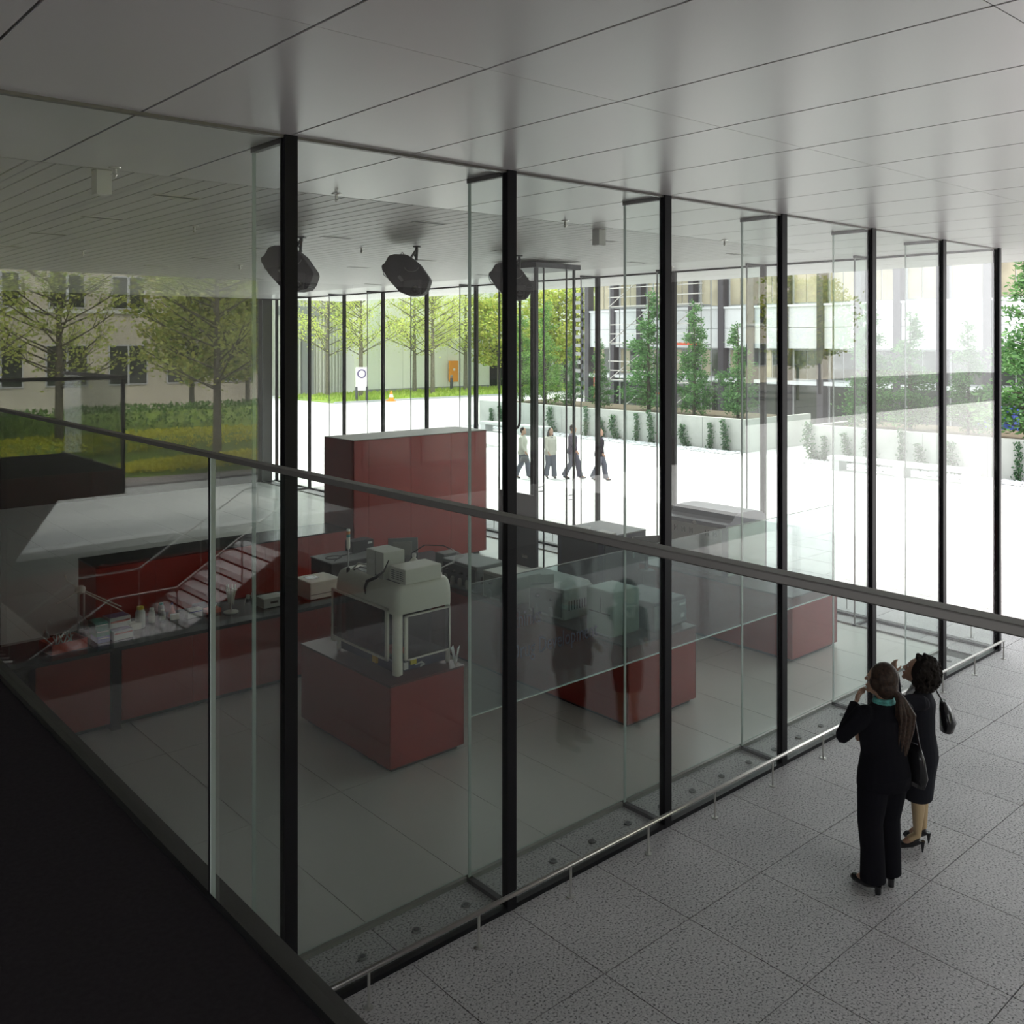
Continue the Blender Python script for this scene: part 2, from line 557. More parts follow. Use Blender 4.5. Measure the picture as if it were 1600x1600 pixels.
w2 = setting('window_2')
m2 = B(-0.035, -0.043, 0, 0.03, 0.043, ZC).build('mullion', 'black_metal', w2); m2.location = (XB, YF, 0)
g0 = B(-0.47, -0.011, 0.03, -0.035, 0.011, ZC - 0.03).build('glass_fin', 'fin_glass', w2); g0.location = (XB, YM[0], 0)
ge = B(-0.472, -0.012, 0.03, -0.462, 0.012, ZC - 0.03).build('polished_edge', 'mid_grey', g0)
gc = MB(); gc.box(-0.49, -0.02, 0, -0.03, 0.02, 0.035); gc.box(-0.48, -0.018, ZC - 0.035, -0.03, 0.018, ZC)
gc = gc.build('fin_clamp', 'black_metal', g0)
for i, y in enumerate(YM + [YR - 0.1]):
    inst(m2, w2, (XB, y, 0))
    if i:
        f = inst(g0, w2, (XB, y, 0)); inst(ge, f, (0, 0, 0)); inst(gc, f, (0, 0, 0))
ys = [YF] + YM + [YR - 0.1]
for a, b in zip(ys[:-1], ys[1:]):
    B(XB - 0.008, a + 0.043, 0.03, XB + 0.008, b - 0.043, ZC - 0.012).build('glass_pane', 'far_glass', w2)
B(XB - 0.03, YF + 0.04, 0, XB + 0.03, YR, 0.035).build('sill_channel', 'black_metal', w2)
B(XB - 0.02, YF + 0.04, ZC - 0.03, XB + 0.02, YR, ZC).build('head_channel', 'black_metal', w2)

# ------------------------------------------------------------------ closed walls
wb = setting('wall_back')
B(-6.2, YR, -0.3, XB - 0.1, YR + 0.25, ZC).build('wall_panel', 'back_wall', wb)
wl = setting('wall_left')
B(-6.2, YF + 0.1, -0.3, -6, YR, ZC).build('wall_panel', 'back_wall', wl)
B(-6.2, YF, -0.3, -0.9, YF + 0.2, ZC).build('wall_panel', 'back_wall', wl)
wh = setting('wall_side')        # west side of the covered hall, standing in pieces with daylight between them
for a, b in ((14.18, 16.25), (17.77, 21.0), (24.5, 26.0)):
    B(-11.1, a, 0, -10.9, b, ZC).build('wall_panel', 'back_wall', wh)
B(-11.1, -9.85, 0, -10.9, -4.0, ZC).build('wall_panel', 'back_wall', wh)
ws = setting('wall_south_blocker')  # unseen wall added to shut out daylight and darken the hall
wg = thing('office_wing', 'dark office wing with a row of windows, mirrored across the middle bays of the glass', 'building')
B(12.6, -15.0, 0, 29.4, -9.86, 7.5).build('wall', 'wing_wall', wg)
for k in range(9):
    w = B(12.9 + 1.83 * k, -9.86, 0.9, 14.4 + 1.83 * k, -9.82, 3.2).build('window', 'facade_column', wg)
    B(12.98 + 1.83 * k, -9.82, 0.98, 14.32 + 1.83 * k, -9.81, 3.12).build('pane', 'window_dark', w)
B(-10.9, -9.95, 0, 1.5, -9.8, ZC).build('wall_panel', 'back_wall', ws)

# ------------------------------------------------------------------ mezzanine the photographer stands on
mz = setting('mezzanine')
B(-6.0, -2.95, 2.48, 1.075, 5.12, 2.70).build('floor_slab', 'carpet', mz)
B(1.075, -2.95, 2.48, 3.82, -0.65, 2.70).build('floor_slab', 'carpet', mz)
fa = MB()
fa.box(1.12, -0.65, 2.44, 1.145, 5.12, 2.66)
fa.build('edge_ledge', 'ledge', mz)
B(1.095, -0.64, 2.66, 1.15, 5.12, 2.675).build('edge_ledge', 'rail_cap', mz)
B(1.06, -0.64, 2.60, 1.075, 5.12, 2.705).build('edge_gap', 'black_metal', mz)
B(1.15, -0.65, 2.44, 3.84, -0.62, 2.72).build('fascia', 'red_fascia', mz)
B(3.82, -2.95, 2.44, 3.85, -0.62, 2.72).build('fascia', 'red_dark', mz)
# red boxed-in flight below the far end of the slab
M = Matrix(((1, 0, 0, 0), (0, 0, 1, 0), (0, 1, 0, 0), (0, 0, 0, 1)))
MB().prism([(3.17, 2.48), (1.4, 0.0), (-3.0, 0.0), (-3.0, 2.48)], -2.9, -0.66, M).build('stair_enclosure', 'red_fascia', mz)
st = MB()
for k in range(5):
    st.box(0.6, -0.66, 2.2 - k * 0.19, 2.75 - k * 0.13, -0.62, 2.23 - k * 0.19)
st.build('stair_nosing', 'ledge', mz)

ba = thing('glass_balustrade', 'frameless glass balustrade with thin bronze-grey cap rail in the foreground', 'balustrade')
for a, b in ((-0.64, 0.30), (0.306, 2.462), (2.478, 5.12)):
    g_ = B(1.078, a, 2.64, 1.090, b, 3.885).build('glass_panel', 'rail_glass', ba)
    B(1.0775, b - 0.006, 2.66, 1.0905, b, 3.884).build('polished_edge', 'glass_edge', g_)
B(1.0775, 2.466, 2.68, 1.0905, 2.474, 3.884).build('panel_joint', 'black_metal', ba)
B(1.070, -0.65, 3.884, 1.098, 5.12, 3.897).build('cap_rail', 'rail_cap', ba, bev=0.002)
b2 = thing('glass_balustrade', 'glass balustrade along the end of the mezzanine, seen mirrored at left', 'balustrade')
B(1.11, -0.658, 2.72, 3.82, -0.646, 3.76).build('glass_panel', 'rail_glass', b2)
B(3.84, -2.9, 2.72, 3.852, -0.65, 3.76).build('glass_panel', 'rail_glass', b2)
hr = MB(); hr.box(1.11, -0.70, 3.76, 3.86, -0.63, 3.80); hr.box(3.81, -2.9, 3.76, 3.87, -0.63, 3.80)
hr.build('handrail', 'rail_cap', b2)
B(3.815, -0.665, 2.72, 3.855, -0.635, 3.76).build('corner_post', 'black_metal', b2)

# ------------------------------------------------------------------ stair down to the basement (seen mirrored in the near front)
sw = thing('basement_stair', 'pale stair descending to the basement, mirrored in the glass front at left', 'stair')
for k in range(8):
    x = 9.3 - 0.29 * (k + 1)
    B(x, -8.9, -0.17 * (k + 1) - 0.12, x + 0.31, -7.0, -0.17 * (k + 1)).build('step', 'stair_white', sw)
B(5.8, -8.9, -1.54, 7.0, -7.0, -1.42).build('landing', 'stair_white', sw)
for k in range(8):
    x = 5.8 - 0.29 * (k + 1)
    B(x, -8.9, -1.42 - 0.17 * (k + 1) - 0.12, x + 0.31, -7.0, -1.42 - 0.17 * (k + 1)).build('step', 'stair_white', sw)
for y in (-6.97, -8.93):
    MB().prism([(9.3, -0.02), (9.3, -0.32), (7.0, -1.66), (5.8, -1.66), (3.45, -3.05), (3.45, -2.75), (5.8, -1.38), (7.0, -1.38)], y - 0.012, y + 0.012, Matrix(((1, 0, 0, 0), (0, 0, 1, 0), (0, 1, 0, 0), (0, 0, 0, 1)))).build('stringer', 'mid_grey', sw)
    MB().tube([(9.7, y, 0.95), (9.3, y, 0.95), (7.0, y, -0.44), (5.8, y, -0.44), (3.6, y, -1.75)], 0.022, 8).build('handrail', 'steel', sw)
    for (px, z0, z1) in ((9.6, 0, 0.95), (8.3, -0.6, 0.33), (7.0, -1.42, -0.45), (5.8, -1.42, -0.45), (4.6, -2.2, -1.15)):
        MB().tube([(px, y, z0), (px, y, z1)], 0.014, 6).build('baluster', 'steel', sw)
lamp = thing('added_stair_fill', 'small fill spot added at the ceiling to brighten the basement stair, mirrored at left', 'light', (7.6, -7.3, ZC))  # added fill spot with its own casing, there only to brighten the steps
MB().lathe((0, 0, -0.05), [(0.07, 0), (0.07, 0.05)], 14).build('housing', 'alu', lamp)
ld_ = bpy.data.lights.new('stair_fill_spot', 'SPOT'); ld_.energy = 330; ld_.spot_size = R_(75); ld_.spot_blend = 0.6; ld_.shadow_soft_size = 0.03; ld_.color = (1, 0.9, 0.88)
lo = bpy.data.objects.new('stair_fill_spot', ld_); COL.objects.link(lo); lo.parent = lamp; lo.location = (0, 0, -0.08)
pit = setting('wall_stairwell')
pw_ = MB()
pw_.box(HX0 - 0.1, HY0 - 0.1, -3.2, HX1 + 0.1, HY0, -0.005); pw_.box(HX0 - 0.1, HY1, -3.2, HX1 + 0.1, HY1 + 0.1, -0.3)
pw_.box(HX0 - 0.1, HY0, -3.2, HX0, HY1, -0.3); pw_.box(HX1, HY0, -3.2, HX1 + 0.1, HY1, -0.3)
pw_.build('wall_panel', 'red', pit)
B(HX0 - 0.1, HY0 - 0.1, -3.3, HX1 + 0.1, HY1 + 0.1, -3.2).build('basement_floor', 'carpet', pit)

# ------------------------------------------------------------------ low steel guard rails outside both glass fronts
gr = thing('guard_rail', 'low brushed steel kick rail on short posts along the near glass front', 'rail')
MB().tube([(2.72, 5.05, 0.243), (13.12, 5.05, 0.243)], 0.0165, 12).build('rail_tube', 'steel', gr, smooth=True)
p0 = MB(); p0.tube([(0, 0, 0), (0, 0, 0.235)], 0.0095, 8); p0.lathe((0, 0, 0), [(0.03, 0), (0.03, 0.006), (0.012, 0.008)], 10)
p0 = p0.build('post', 'alu', gr); p0.location = (3.25, 5.05, 0)
for k in range(1, 12):
    inst(p0, gr, (3.25 + 0.897 * k, 5.05, 0))
gr2 = thing('guard_rail', 'low grey steel kick rail beyond the far glass front by the plaza', 'rail')
MB().tube([(13.72, 5.72, 0.243), (13.72, 24.0, 0.243)], 0.016, 8).build('rail_tube', 'alu', gr2, smooth=True)
for k in range(19):
    inst(p0, gr2, (13.72, 5.72 + 0.95 * k, 0))
# recessed floor spots behind the near front
d0 = thing('floor_light', 'small round recessed floor light behind the near glass front', 'light', (3.48, 5.485, 0), group='recessed floor lights in the granite strip')
MB().lathe((0, 0, 0), [(0.032, 0.0), (0.032, 0.012), (0.026, 0.014)], 14).build('bezel', 'mid_grey', d0)
MB().lathe((0, 0, 0.012), [(0.022, 0.0), (0.02, 0.004)], 12).build('lens', 'dark_grey', d0)
xd = [3.93, 4.38, 5.28, 5.73, 6.18, 6.63, 7.08, 7.53, 7.98, 8.43, 8.88, 9.33, 9.78, 10.23, 10.68, 11.13, 11.58, 12.03, 12.48]
ORD = 'first second third fourth fifth sixth seventh eighth ninth tenth eleventh twelfth thirteenth fourteenth fifteenth sixteenth seventeenth eighteenth nineteenth twentieth'.split()
d0['label'] = 'round recessed floor light, first from the left behind the near glass'
for k, x in enumerate(xd):
    dup(d0, (x, 5.485, 0), label='round recessed floor light, %s from the left behind the near glass' % ORD[k + 1])

# ------------------------------------------------------------------ glass panel with lettering hung between the fins
sg = thing('glass_sign', 'long bluish glass information panel with faint lettering hung inside the near front', 'sign')
for a, b in ((4.62, 6.395), (6.405, 8.195), (8.205, 10.03)):
    p_ = B(a, 5.722, 1.275, b, 5.736, 2.305).build('glass_panel', 'sign_glass', sg)
    B(a, 5.721, 1.268, b, 5.737, 1.276).build('bottom_edge', 'glass_edge', p_)
    B(a, 5.7215, 2.304, b, 5.7365, 2.308).build('top_edge', 'mid_grey', p_)
B(4.612, 5.72, 1.27, 4.62, 5.738, 2.31).build('end_edge', 'mid_grey', sg)
mat('letter', (0.13, 0.13, 0.18), 0.9, 0, 0.1)
def text(body, size, loc, parent, m='letter', rx=PI / 2, rz=0, name='lettering', align='LEFT'):
    c = bpy.data.curves.new(name, 'FONT'); c.body = body; c.size = size; c.extrude = 0.0008
    c.align_x = align
    c.materials.append(MT[m]); c.resolution_u = 2
    o = bpy.data.objects.new(name, c); COL.objects.link(o)
    me = bpy.data.meshes.new_from_object(o.evaluated_get(bpy.context.evaluated_depsgraph_get()))
    bpy.data.objects.remove(o)
    o = bpy.data.objects.new(name, me); COL.objects.link(o)
    o.parent = parent; o.location = loc; o.rotation_euler = (rx, 0, rz)
    return o
for body, x, z in (('thinks', 5.06, 1.87), ('Drug Development', 5.03, 1.615)):
    lt = text(body, 0.19, (x, 5.719, z), sg)
    lt.scale = (0.68, 1, 1)

# ------------------------------------------------------------------ ceiling fittings
v0 = thing('ceiling_slot_light', 'narrow recessed slot light in the slatted ceiling', 'light', (3.24, 8.1, ZC), group='slot lights in the slatted ceiling')
sb = MB(); sb.box(-0.20, -0.055, -0.006, 0.20, -0.045, 0.02); sb.box(-0.20, 0.045, -0.006, 0.20, 0.055, 0.02); sb.box(-0.20, -0.055, -0.006, -0.19, 0.055, 0.02); sb.box(0.19, -0.055, -0.006, 0.2, 0.055, 0.02)
sb.build('frame', 'alu', v0); B(-0.19, -0.045, -0.003, 0.19, 0.045, 0.015).build('slot', 'black', v0)
COLN = ('leftmost', 'second', 'third', 'rightmost')
ROWN = ('nearest the glass front', 'in the second row', 'in the third row', 'in the fourth row', 'in the fifth row', 'in the farthest row')
for i, x in enumerate((3.24, 5.98, 8.68, 11.5)):
    for k, y in enumerate((8.1, 10.0, 11.9, 13.8, 15.8, 17.7)):
        lb = 'narrow slot light in the slatted ceiling, ' + COLN[i] + ' file, ' + ROWN[k]
        if i == k == 0: v0['label'] = lb; continue
        dup(v0, (x, y, ZC), label=lb)
h0 = thing('sprinkler', 'small pendent sprinkler head under the ceiling', 'sprinkler', (2.36, 7.03, ZC), group='sprinkler heads under the ceiling')
s_ = MB(); s_.lathe((0, 0, 0), [(0.045, 0), (0.04, -0.008), (0.012, -0.012), (0.012, -0.045), (0.02, -0.05), (0.006, -0.075)], 12)
s_.build('head', 'steel', h0); MB().lathe((0, 0, -0.052), [(0.03, 0), (0.03, -0.003)], 12).build('deflector', 'steel', h0)
h0['label'] = 'small pendent sprinkler head beside the left white box lamp'
for x, y, lb in ((4.2, 7.03, 'just right of the thick first mullion'), (6.94, 7.03, 'left of the right white box lamp'), (9.74, 7.05, 'in the bay right of the third mullion'), (4.2, 10.0, 'on the slats in the left bay'), (6.9, 10.9, 'left of the free-hanging projector'),
                 (9.7, 11.0, 'above the glass vitrine'), (12.6, 10.2, 'on the smooth edge strip, near the third mullion'), (12.6, 13.8, 'on the smooth edge strip behind the vitrine'), (6.95, 14.7, 'far back on the slats behind the projectors'), (4.2, 13.8, 'far back on the slats in the left bay')):
    dup(h0, (x, y, ZC), label='small pendent sprinkler head ' + lb)
for x, y, lb in ((7.76, 7.32, 'small white box lamp under the ceiling behind the third bay'), (2.33, 7.22, 'small white box lamp under the ceiling at far left')):
    q = thing('box_lamp', lb, 'lamp', (x, y, ZC))
    B(-0.055, -0.055, -0.18, 0.055, 0.055, -0.004).build('housing', 'lamp_white', q, bev=0.003)
    B(-0.045, -0.045, -0.183, 0.045, 0.045, -0.18).build('diffuser', 'paper', q)
    B(-0.065, -0.03, -0.004, 0.065, 0.03, 0).build('mounting_plate', 'alu', q)

# moving-head projectors hung from the ceiling
pp = [(140, 640), (200, 600), (290, 440), (400, 405), (640, 410), (720, 440), (820, 510), (930, 600), (1130, 885), (1155, 960), (1100, 1130), (1020, 1240), (850, 1275), (700, 1270), (520, 1200), (300, 960), (150, 720)]
KP = 0.000625
poly = [((x - 830) * KP, -(y - 215) * KP) for x, y in pp]
def projector(label, loc):
    t = thing('projector', label, 'projector', loc, VIEW - PI / 2, 'black moving head projectors')
    M = Matrix(((1, 0, 0, 0), (0, 0, 1, 0), (0, 1, 0, 0), (0, 0, 0, 1)))
    MB().prism(poly, -0.19, 0.19, M).build('body', 'projector_black', t, bev=0.014, seg=2)
    X = lambda x: (x - 830) * KP
    Z = lambda y: -(y - 215) * KP
    # front head cover, proud of the body at the lower right
    MB().prism([(X(600), Z(960)), (X(960), Z(930)), (X(1000), Z(960)), (X(960), Z(1245)), (X(740), Z(1260)), (X(600), Z(1180))], -0.215, -0.18, M).build('head_cover', 'black', t, bev=0.008)
    MB().tube([(X(865), -0.20, Z(1140)), (X(865), -0.26, Z(1140))], [0.062, 0.055], 20).build('lens_ring', 'projector_black', t, smooth=True)
    MB().ell((X(865), -0.255, Z(1140)), (0.042, 0.018, 0.042), 16, 8).build('lens', 'lens', t, smooth=True)
    gv = MB()
    for k in range(8):
        gv.box(X(1010), -0.20 , Z(990 + 30 * k) - 0.004, X(1125 - 12 * k) + 0.012, 0.16, Z(990 + 30 * k) + 0.004)
    gv.build('cooling_fins', 'black', t)
    MB().obox((X(545), -0.196, Z(920)), (0.04, 0.006, 0.085), 0, R_(-38), 0).build('type_plate', 'label_grey', t)
    br = MB()
    br.tube([(X(850), 0, 0), (X(850), 0, Z(300))], 0.022, 8)
    br.tube([(X(860), -0.05, Z(280)), (X(740), -0.05, Z(460))], 0.016, 8)
    br.tube([(X(800), 0.02, Z(380)), (X(850), 0.02, Z(500))], 0.014, 8)
    br.tube([(X(865), -0.05, Z(300)), (X(850), -0.05, Z(520))], 0.018, 8)
    br.box(X(780), -0.06, -0.012, X(930), 0.06, 0)
    br.build('hanging_bracket', 'black', t)
    MB().tube([(X(530), 0, Z(410)), (X(520), 0, Z(360)), (X(545), 0, Z(343)), (X(570), 0, Z(360)), (X(560), 0, Z(410))], 0.006, 6).build('eye_bolt', 'black', t)
    cb = [(X(630 + 145 * (1 - math.cos(a))), -0.2, Z(680) + (-0.06 * math.sin(a))) for a in [PI * k / 12 for k in range(13)]]
    MB().tube(cb, 0.004, 6).build('safety_cable', 'label_grey', t)
    hb = [(X(200), -0.05, Z(610)), (X(145), -0.05, Z(640)), (X(135), -0.05, Z(720)), (X(165), -0.05, Z(830)), (X(240), -0.05, Z(890))]
    MB().tube(hb, 0.006, 6).build('handle', 'label_grey', t)
    return t
projector('black moving head projector half hidden behind the first thick mullion', (5.62, 10.25, ZC))
projector('black moving head projector hanging free between two mullions', (7.33, 10.25, ZC))
projector('black moving head projector at right, beside the glass vitrine', (9.25, 10.35, ZC))

# ------------------------------------------------------------------ red laboratory furniture
def red_bench(label, x0, y0, x1, y1, h=0.87, joints=(), top=None, cat='cabinet'):
    t = thing('lab_bench', label, cat)
    B(x0 + 0.05, y0 + 0.05, 0.012, x1 - 0.05, y1 - 0.05, 0.07).build('plinth', 'black', t)
    B(x0 + 0.01, y0 + 0.01, 0.07, x1 - 0.01, y1 - 0.01, h - 0.02).build('carcass', 'red_dark', t)
    xsj = [x0] + list(joints) + [x1]
    for a, b in zip(xsj[:-1], xsj[1:]):
        B(a + 0.002, y0, 0.06, b - 0.002, y0 + 0.012, h - 0.02).build('front_panel', 'red', t)
    B(x0, y0, 0.06, x0 + 0.012, y1, h - 0.02).build('side_panel', 'red', t)
    B(x1 - 0.012, y0, 0.06, x1, y1, h - 0.02).build('side_panel', 'red', t)
    B(x0 - 0.004, y0 - 0.004, h - 0.02, x1 + 0.004, y1 + 0.004, h).build('worktop', top or 'red_dark', t)
    return t
red_bench('red lab bench nearest the corner, carrying the white robot cabinet', 5.13, 7.60, 6.04, 9.33)
red_bench('long red lab bench crowded with grey analysers', 7.66, 6.80, 8.84, 10.55, 0.9)
red_bench('red lab bench farthest right under the grey-blue freezer box', 10.83, 6.78, 11.95, 9.6, 0.87)
# tall red cupboard wall
tc = thing('tall_cupboard', 'tall red cupboard wall standing free at the back of the room', 'cupboard')
B(8.98, 14.42, 0.012, 11.85, 15.2, 0.09).build('plinth', 'black', tc)
B(8.90, 14.32, 0.09, 11.91, 15.28, 2.43).build('carcass', 'red_dark', tc)
for a, b in zip((8.88, 9.2, 10.12, 11.05), (9.2, 10.12, 11.05, 11.93)):
    B(a + 0.003, 14.30, 0.08, b - 0.003, 14.32, 2.44).build('front_panel', 'red', tc)
B(11.91, 14.3, 0.08, 11.93, 15.3, 2.44).build('side_panel', 'red', tc)
B(8.88, 14.3, 0.08, 8.90, 15.3, 2.44).build('side_panel', 'red', tc)
for a, b in zip((8.88, 9.6, 10.4, 11.2), (9.6, 10.4, 11.2, 11.93)):
    B(a + 0.003, 14.3, 2.43, b - 0.003, 15.3, 2.45).build('top_panel', 'warm_grey', tc)
# wall counter at left, made of two units under one black worktop
def counter_unit(label, x0, x1, joints):
    t = thing('base_cabinet', label, 'cabinet')
    B(x0 + 0.02, 10.56, 0.012, x1 - 0.02, 11.3, 0.1).build('plinth', 'black', t)
    B(x0, 10.47, 0.1, x1, 11.32, 0.858).build('carcass', 'red_dark', t)
    xj = [x0] + joints + [x1]
    for a, b in zip(xj[:-1], xj[1:]):
        B(a + 0.002, 10.45, 0.09, b - 0.002, 10.47, 0.855).build('front_panel', 'red', t)
    return t
counter_unit('short red base cabinet at the left end of the black worktop', 2.72, 3.46, [])
counter_unit('long red base cabinet under the black worktop behind the mullion', 3.58, 6.78, [4.37, 5.17, 5.97])
tag(B(3.47, 10.43, 0.012, 3.57, 10.56, 0.857).build('upright', 'black_metal'), 'black upright post between the two red base cabinets', 'post')
tag(B(1.2, 10.42, 0.86, 6.79, 11.35, 0.90).build('worktop', 'black_top', bev=0.004), 'long glossy black worktop strewn with laboratory supplies', 'worktop')
tag(B(1.2, 10.6, 0.012, 2.70, 11.3, 0.858).build('base_cabinet', 'black'), 'plain black base cabinet at the left edge of the picture', 'cabinet')
rb = red_bench('low red bench row behind the worktop, in front of the back wall', 4.53, 14.3, 8.80, 15.1, 0.9, (5.4, 6.3, 7.2, 8.0), 'black_top')
# black pedestal with glossy top
bp = thing('pedestal', 'black pedestal with a glossy top where the worktop ends', 'pedestal')
B(6.81, 11.53, 0.012, 7.74, 12.1, 1.085).build('body', 'black', bp)
B(6.80, 11.52, 1.085, 7.75, 12.11, 1.10).build('glossy_top', 'mid_grey', bp)
lp = [(7.0 + 0.12 * math.cos(a) , 11.8 + 0.1 * math.sin(a) , 1.106) for a in [k * 0.5 for k in range(14)]]
tag(MB().tube([(6.9, 11.6, 1.106)] + lp + [(7.5, 11.85, 1.106), (7.6, 12.05, 1.106)], 0.006, 6).build('cable', 'black'), 'black cable coiled on top of the black pedestal', 'cable')
bb = thing('equipment_box', 'flat black box on the back of the black pedestal', 'box', (7.55, 11.98, 1.10))
B(-0.18, -0.10, 0, 0.18, 0.11, 0.16).build('housing', 'black', bb, bev=0.004); B(0.08, -0.105, 0.10, 0.15, -0.10, 0.13).build('sticker', 'paper', bb)
tb = thing('side_table', 'low dark table behind the robot cabinet, holding a monitor', 'table')
B(7.85, 10.95, 0.84, 8.95, 12.1, 0.87).build('table_top', 'dark_grey', tb)
for x in (7.9, 8.88):
    for y in (11.0, 12.03):
        B(x, y, 0.012, x + 0.04, y + 0.04, 0.84).build('leg', 'black', tb)
mo = thing('monitor', 'grey flat monitor seen from behind on the low dark table', 'monitor', (8.03, 11.55, 0.87), R_(-32))
B(-0.10, -0.08, 0, 0.10, 0.08, 0.015).build('foot', 'dark_grey', mo); B(-0.03, -0.01, 0.015, 0.03, 0.03, 0.12).build('stem', 'dark_grey', mo)
MB().obox((0, 0, 0.26), (0.44, 0.04, 0.30), R_(-8)).build('case', 'mid_grey', mo, bev=0.008)
MB().obox((-0.01, -0.026, 0.26), (0.28, 0.02, 0.2), R_(-8)).build('rear_hump', 'warm_grey', mo, bev=0.006)
gb = thing('equipment_box', 'small pale grey box at the right of the monitor', 'box', (8.62, 11.25, 0.87))
B(-0.14, -0.11, 0, 0.14, 0.11, 0.17).build('housing', 'mid_grey', gb, bev=0.006); B(-0.1, -0.115, 0.03, 0.1, -0.11, 0.12).build('front_panel', 'offwhite_dim', gb)

# ------------------------------------------------------------------ pipetting robot on the near bench
rz0 = 0.872
rob = thing('robot_cabinet', 'large cream pipetting robot cabinet with glazed sides on the nearest red bench', 'machine', (5.30, 7.74, rz0))
W, D = 0.68, 1.13
B(0.03, 0.05, 0.02, W - 0.02, D - 0.03, 0.13).build('base_deck', 'navy', rob, bev=0.01)
B(0.05, 0.06, 0.13, W - 0.04, D - 0.05, 0.15).build('work_deck', 'dark_grey', rob)
for (x, y, r) in ((0.035, 0.03, 0.052), (W - 0.02, 0.03, 0.026), (0.02, D - 0.02, 0.026), (W - 0.03, D - 0.03, 0.03)):
    l_ = MB().tube([(x, y, 0.02), (x, y, 0.70)], r, 18).build('corner_post', 'offwhite', rob, smooth=False)
    MB().lathe((x, y, 0.0), [(0.02, 0), (0.02, 0.02), (0.01, 0.022)], 12).build('foot', 'steel', l_)
# hood: rounded shell, softly domed on the two long sides
def rrect(x0, y0, x1, y1, r, n=5):
    o = []
    for cx, cy_, a0 in ((x1 - r, y0 + r, -PI / 2), (x1 - r, y1 - r, 0), (x0 + r, y1 - r, PI / 2), (x0 + r, y0 + r, PI)):
        for k in range(n + 1):
            a = a0 + PI / 2 * k / n
            o.append((cx + r * math.cos(a), cy_ + r * math.sin(a)))
    return o
hd = MB(); vs = []; lv = [(0.62, 0.0), (0.72, 0.0), (0.80, 0.006), (0.86, 0.024), (0.885, 0.05), (0.895, 0.075)]
for z, ins in lv:
    vs.append([(x, y, z) for x, y in rrect(-0.02 + ins, -0.025 + ins * 0.8, W + 0.01 - ins * 0.5, D + 0.01 - ins, 0.07)])
n_ = len(vs[0]); allv = [p for r in vs for p in r]; fs = []
for i in range(len(vs) - 1):
    for k in range(n_):
        fs.append((i * n_ + k, i * n_ + (k + 1) % n_, (i + 1) * n_ + (k + 1) % n_, (i + 1) * n_ + k))
fs.append(tuple((len(vs) - 1) * n_ + k for k in range(n_))); fs.append(tuple(range(n_ - 1, -1, -1)))
hd.add(allv, fs); hd.build('hood', 'offwhite', rob, smooth=True).modifiers.new('e', 'EDGE_SPLIT').split_angle = R_(50)
B(-0.028, 0.50, 0.63, 0.10, 0.60, 0.85).build('hood_rib', 'offwhite', rob, bev=0.02, seg=3)
B(0.10, 0.10, 0.885, 0.58, 0.95, 0.90).build('top_recess', 'dark_grey', rob)
# glazed doors
def framed(name, pts, w, parent, ax):
    a0, a1, z0, z1, c = pts
    m = MB()
    def bx(p0, p1, q0, q1):
        if ax == 'x': m.box(c - 0.012, p0, q0, c + 0.012, p1, q1)
        else: m.box(p0, c - 0.012, q0, p1, c + 0.012, q1)
    bx(a0, a1, z0, z0 + w * 0.5); bx(a0, a1, z1 - w * 0.5, z1); bx(a0, a0 + w, z0, z1); bx(a1 - w * 0.5, a1, z0, z1)
    d = m.build(name, 'offwhite', parent)
    if ax == 'x': B(c - 0.004, a0 + w, z0 + 0.01, c + 0.004, a1 - w * 0.5, z1 - 0.01).build('pane', 'smoked', d)
    else: B(a0 + w, c - 0.004, z0 + 0.01, a1 - w * 0.5, c + 0.004, z1 - 0.01).build('pane', 'smoked', d)
    return d
framed('long_door', (0.09, D + 0.03, 0.15, 0.67, -0.035), 0.045, rob, 'x')
framed('short_door', (0.09, W - 0.03, 0.15, 0.60, -0.02), 0.03, rob, 'y')
B(W - 0.06, 0.30, 0.14, W - 0.03, D - 0.05, 0.66).build('rear_panel', 'dark_grey', rob)
B(0.08, D - 0.22, 0.15, 0.42, D - 0.06, 0.64).build('inner_column', 'mid_grey', rob)
ar = MB(); ar.box(0.06, 0.52, 0.46, W - 0.08, 0.58, 0.52); ar.box(0.28, 0.40, 0.26, 0.36, 0.52, 0.56); ar.tube([(0.32, 0.44, 0.26), (0.32, 0.44, 0.18)], 0.008, 6)
ar.build('gantry_arm', 'dark_grey', rob)
k_ = MB(); k_.box(0.12, 0.2, 0.15, 0.26, 0.30, 0.19); k_.box(0.12, 0.34, 0.15, 0.26, 0.44, 0.18)
k_.build('sample_rack', 'red_plastic', rob); B(0.34, 0.16, 0.15, 0.46, 0.28, 0.18).build('sample_rack', 'paper', rob)
B(0.12, 0.62, 0.15, 0.3, 0.72, 0.2).build('sample_rack', 'black', rob)
B(0.0, 0.36, 0.05, 0.028, 0.44, 0.12).build('yellow_lock', 'amber_block', rob, bev=0.006)
B(-0.03, D - 0.01, 0.1, 0.03, D + 0.07, 0.24).build('side_box', 'offwhite', rob, bev=0.004)
q_ = MB(); q_.box(0.12, 0.035, 0.04, 0.17, 0.052, 0.11); q_.build('socket_plate', 'paper', rob)
B(0.2, 0.035, 0.075, 0.27, 0.052, 0.12).build('yellow_label', 'yellow', rob)
for k in range(3):
    MB().tube([(0.26 + 0.01 * k, 0.045, 0.06), (0.32, 0.02 + 0.01 * k, 0.09 - 0.01 * k), (0.37, 0.03, 0.05), (0.32, 0.04, 0.03 + 0.008 * k)], 0.005, 6).build('tubing', 'clear_plastic', rob)
ZT = rz0 + 0.897
ct = thing('control_box', 'tall cream control box with two doors standing on the robot cabinet', 'box', (5.47, 8.12, ZT))
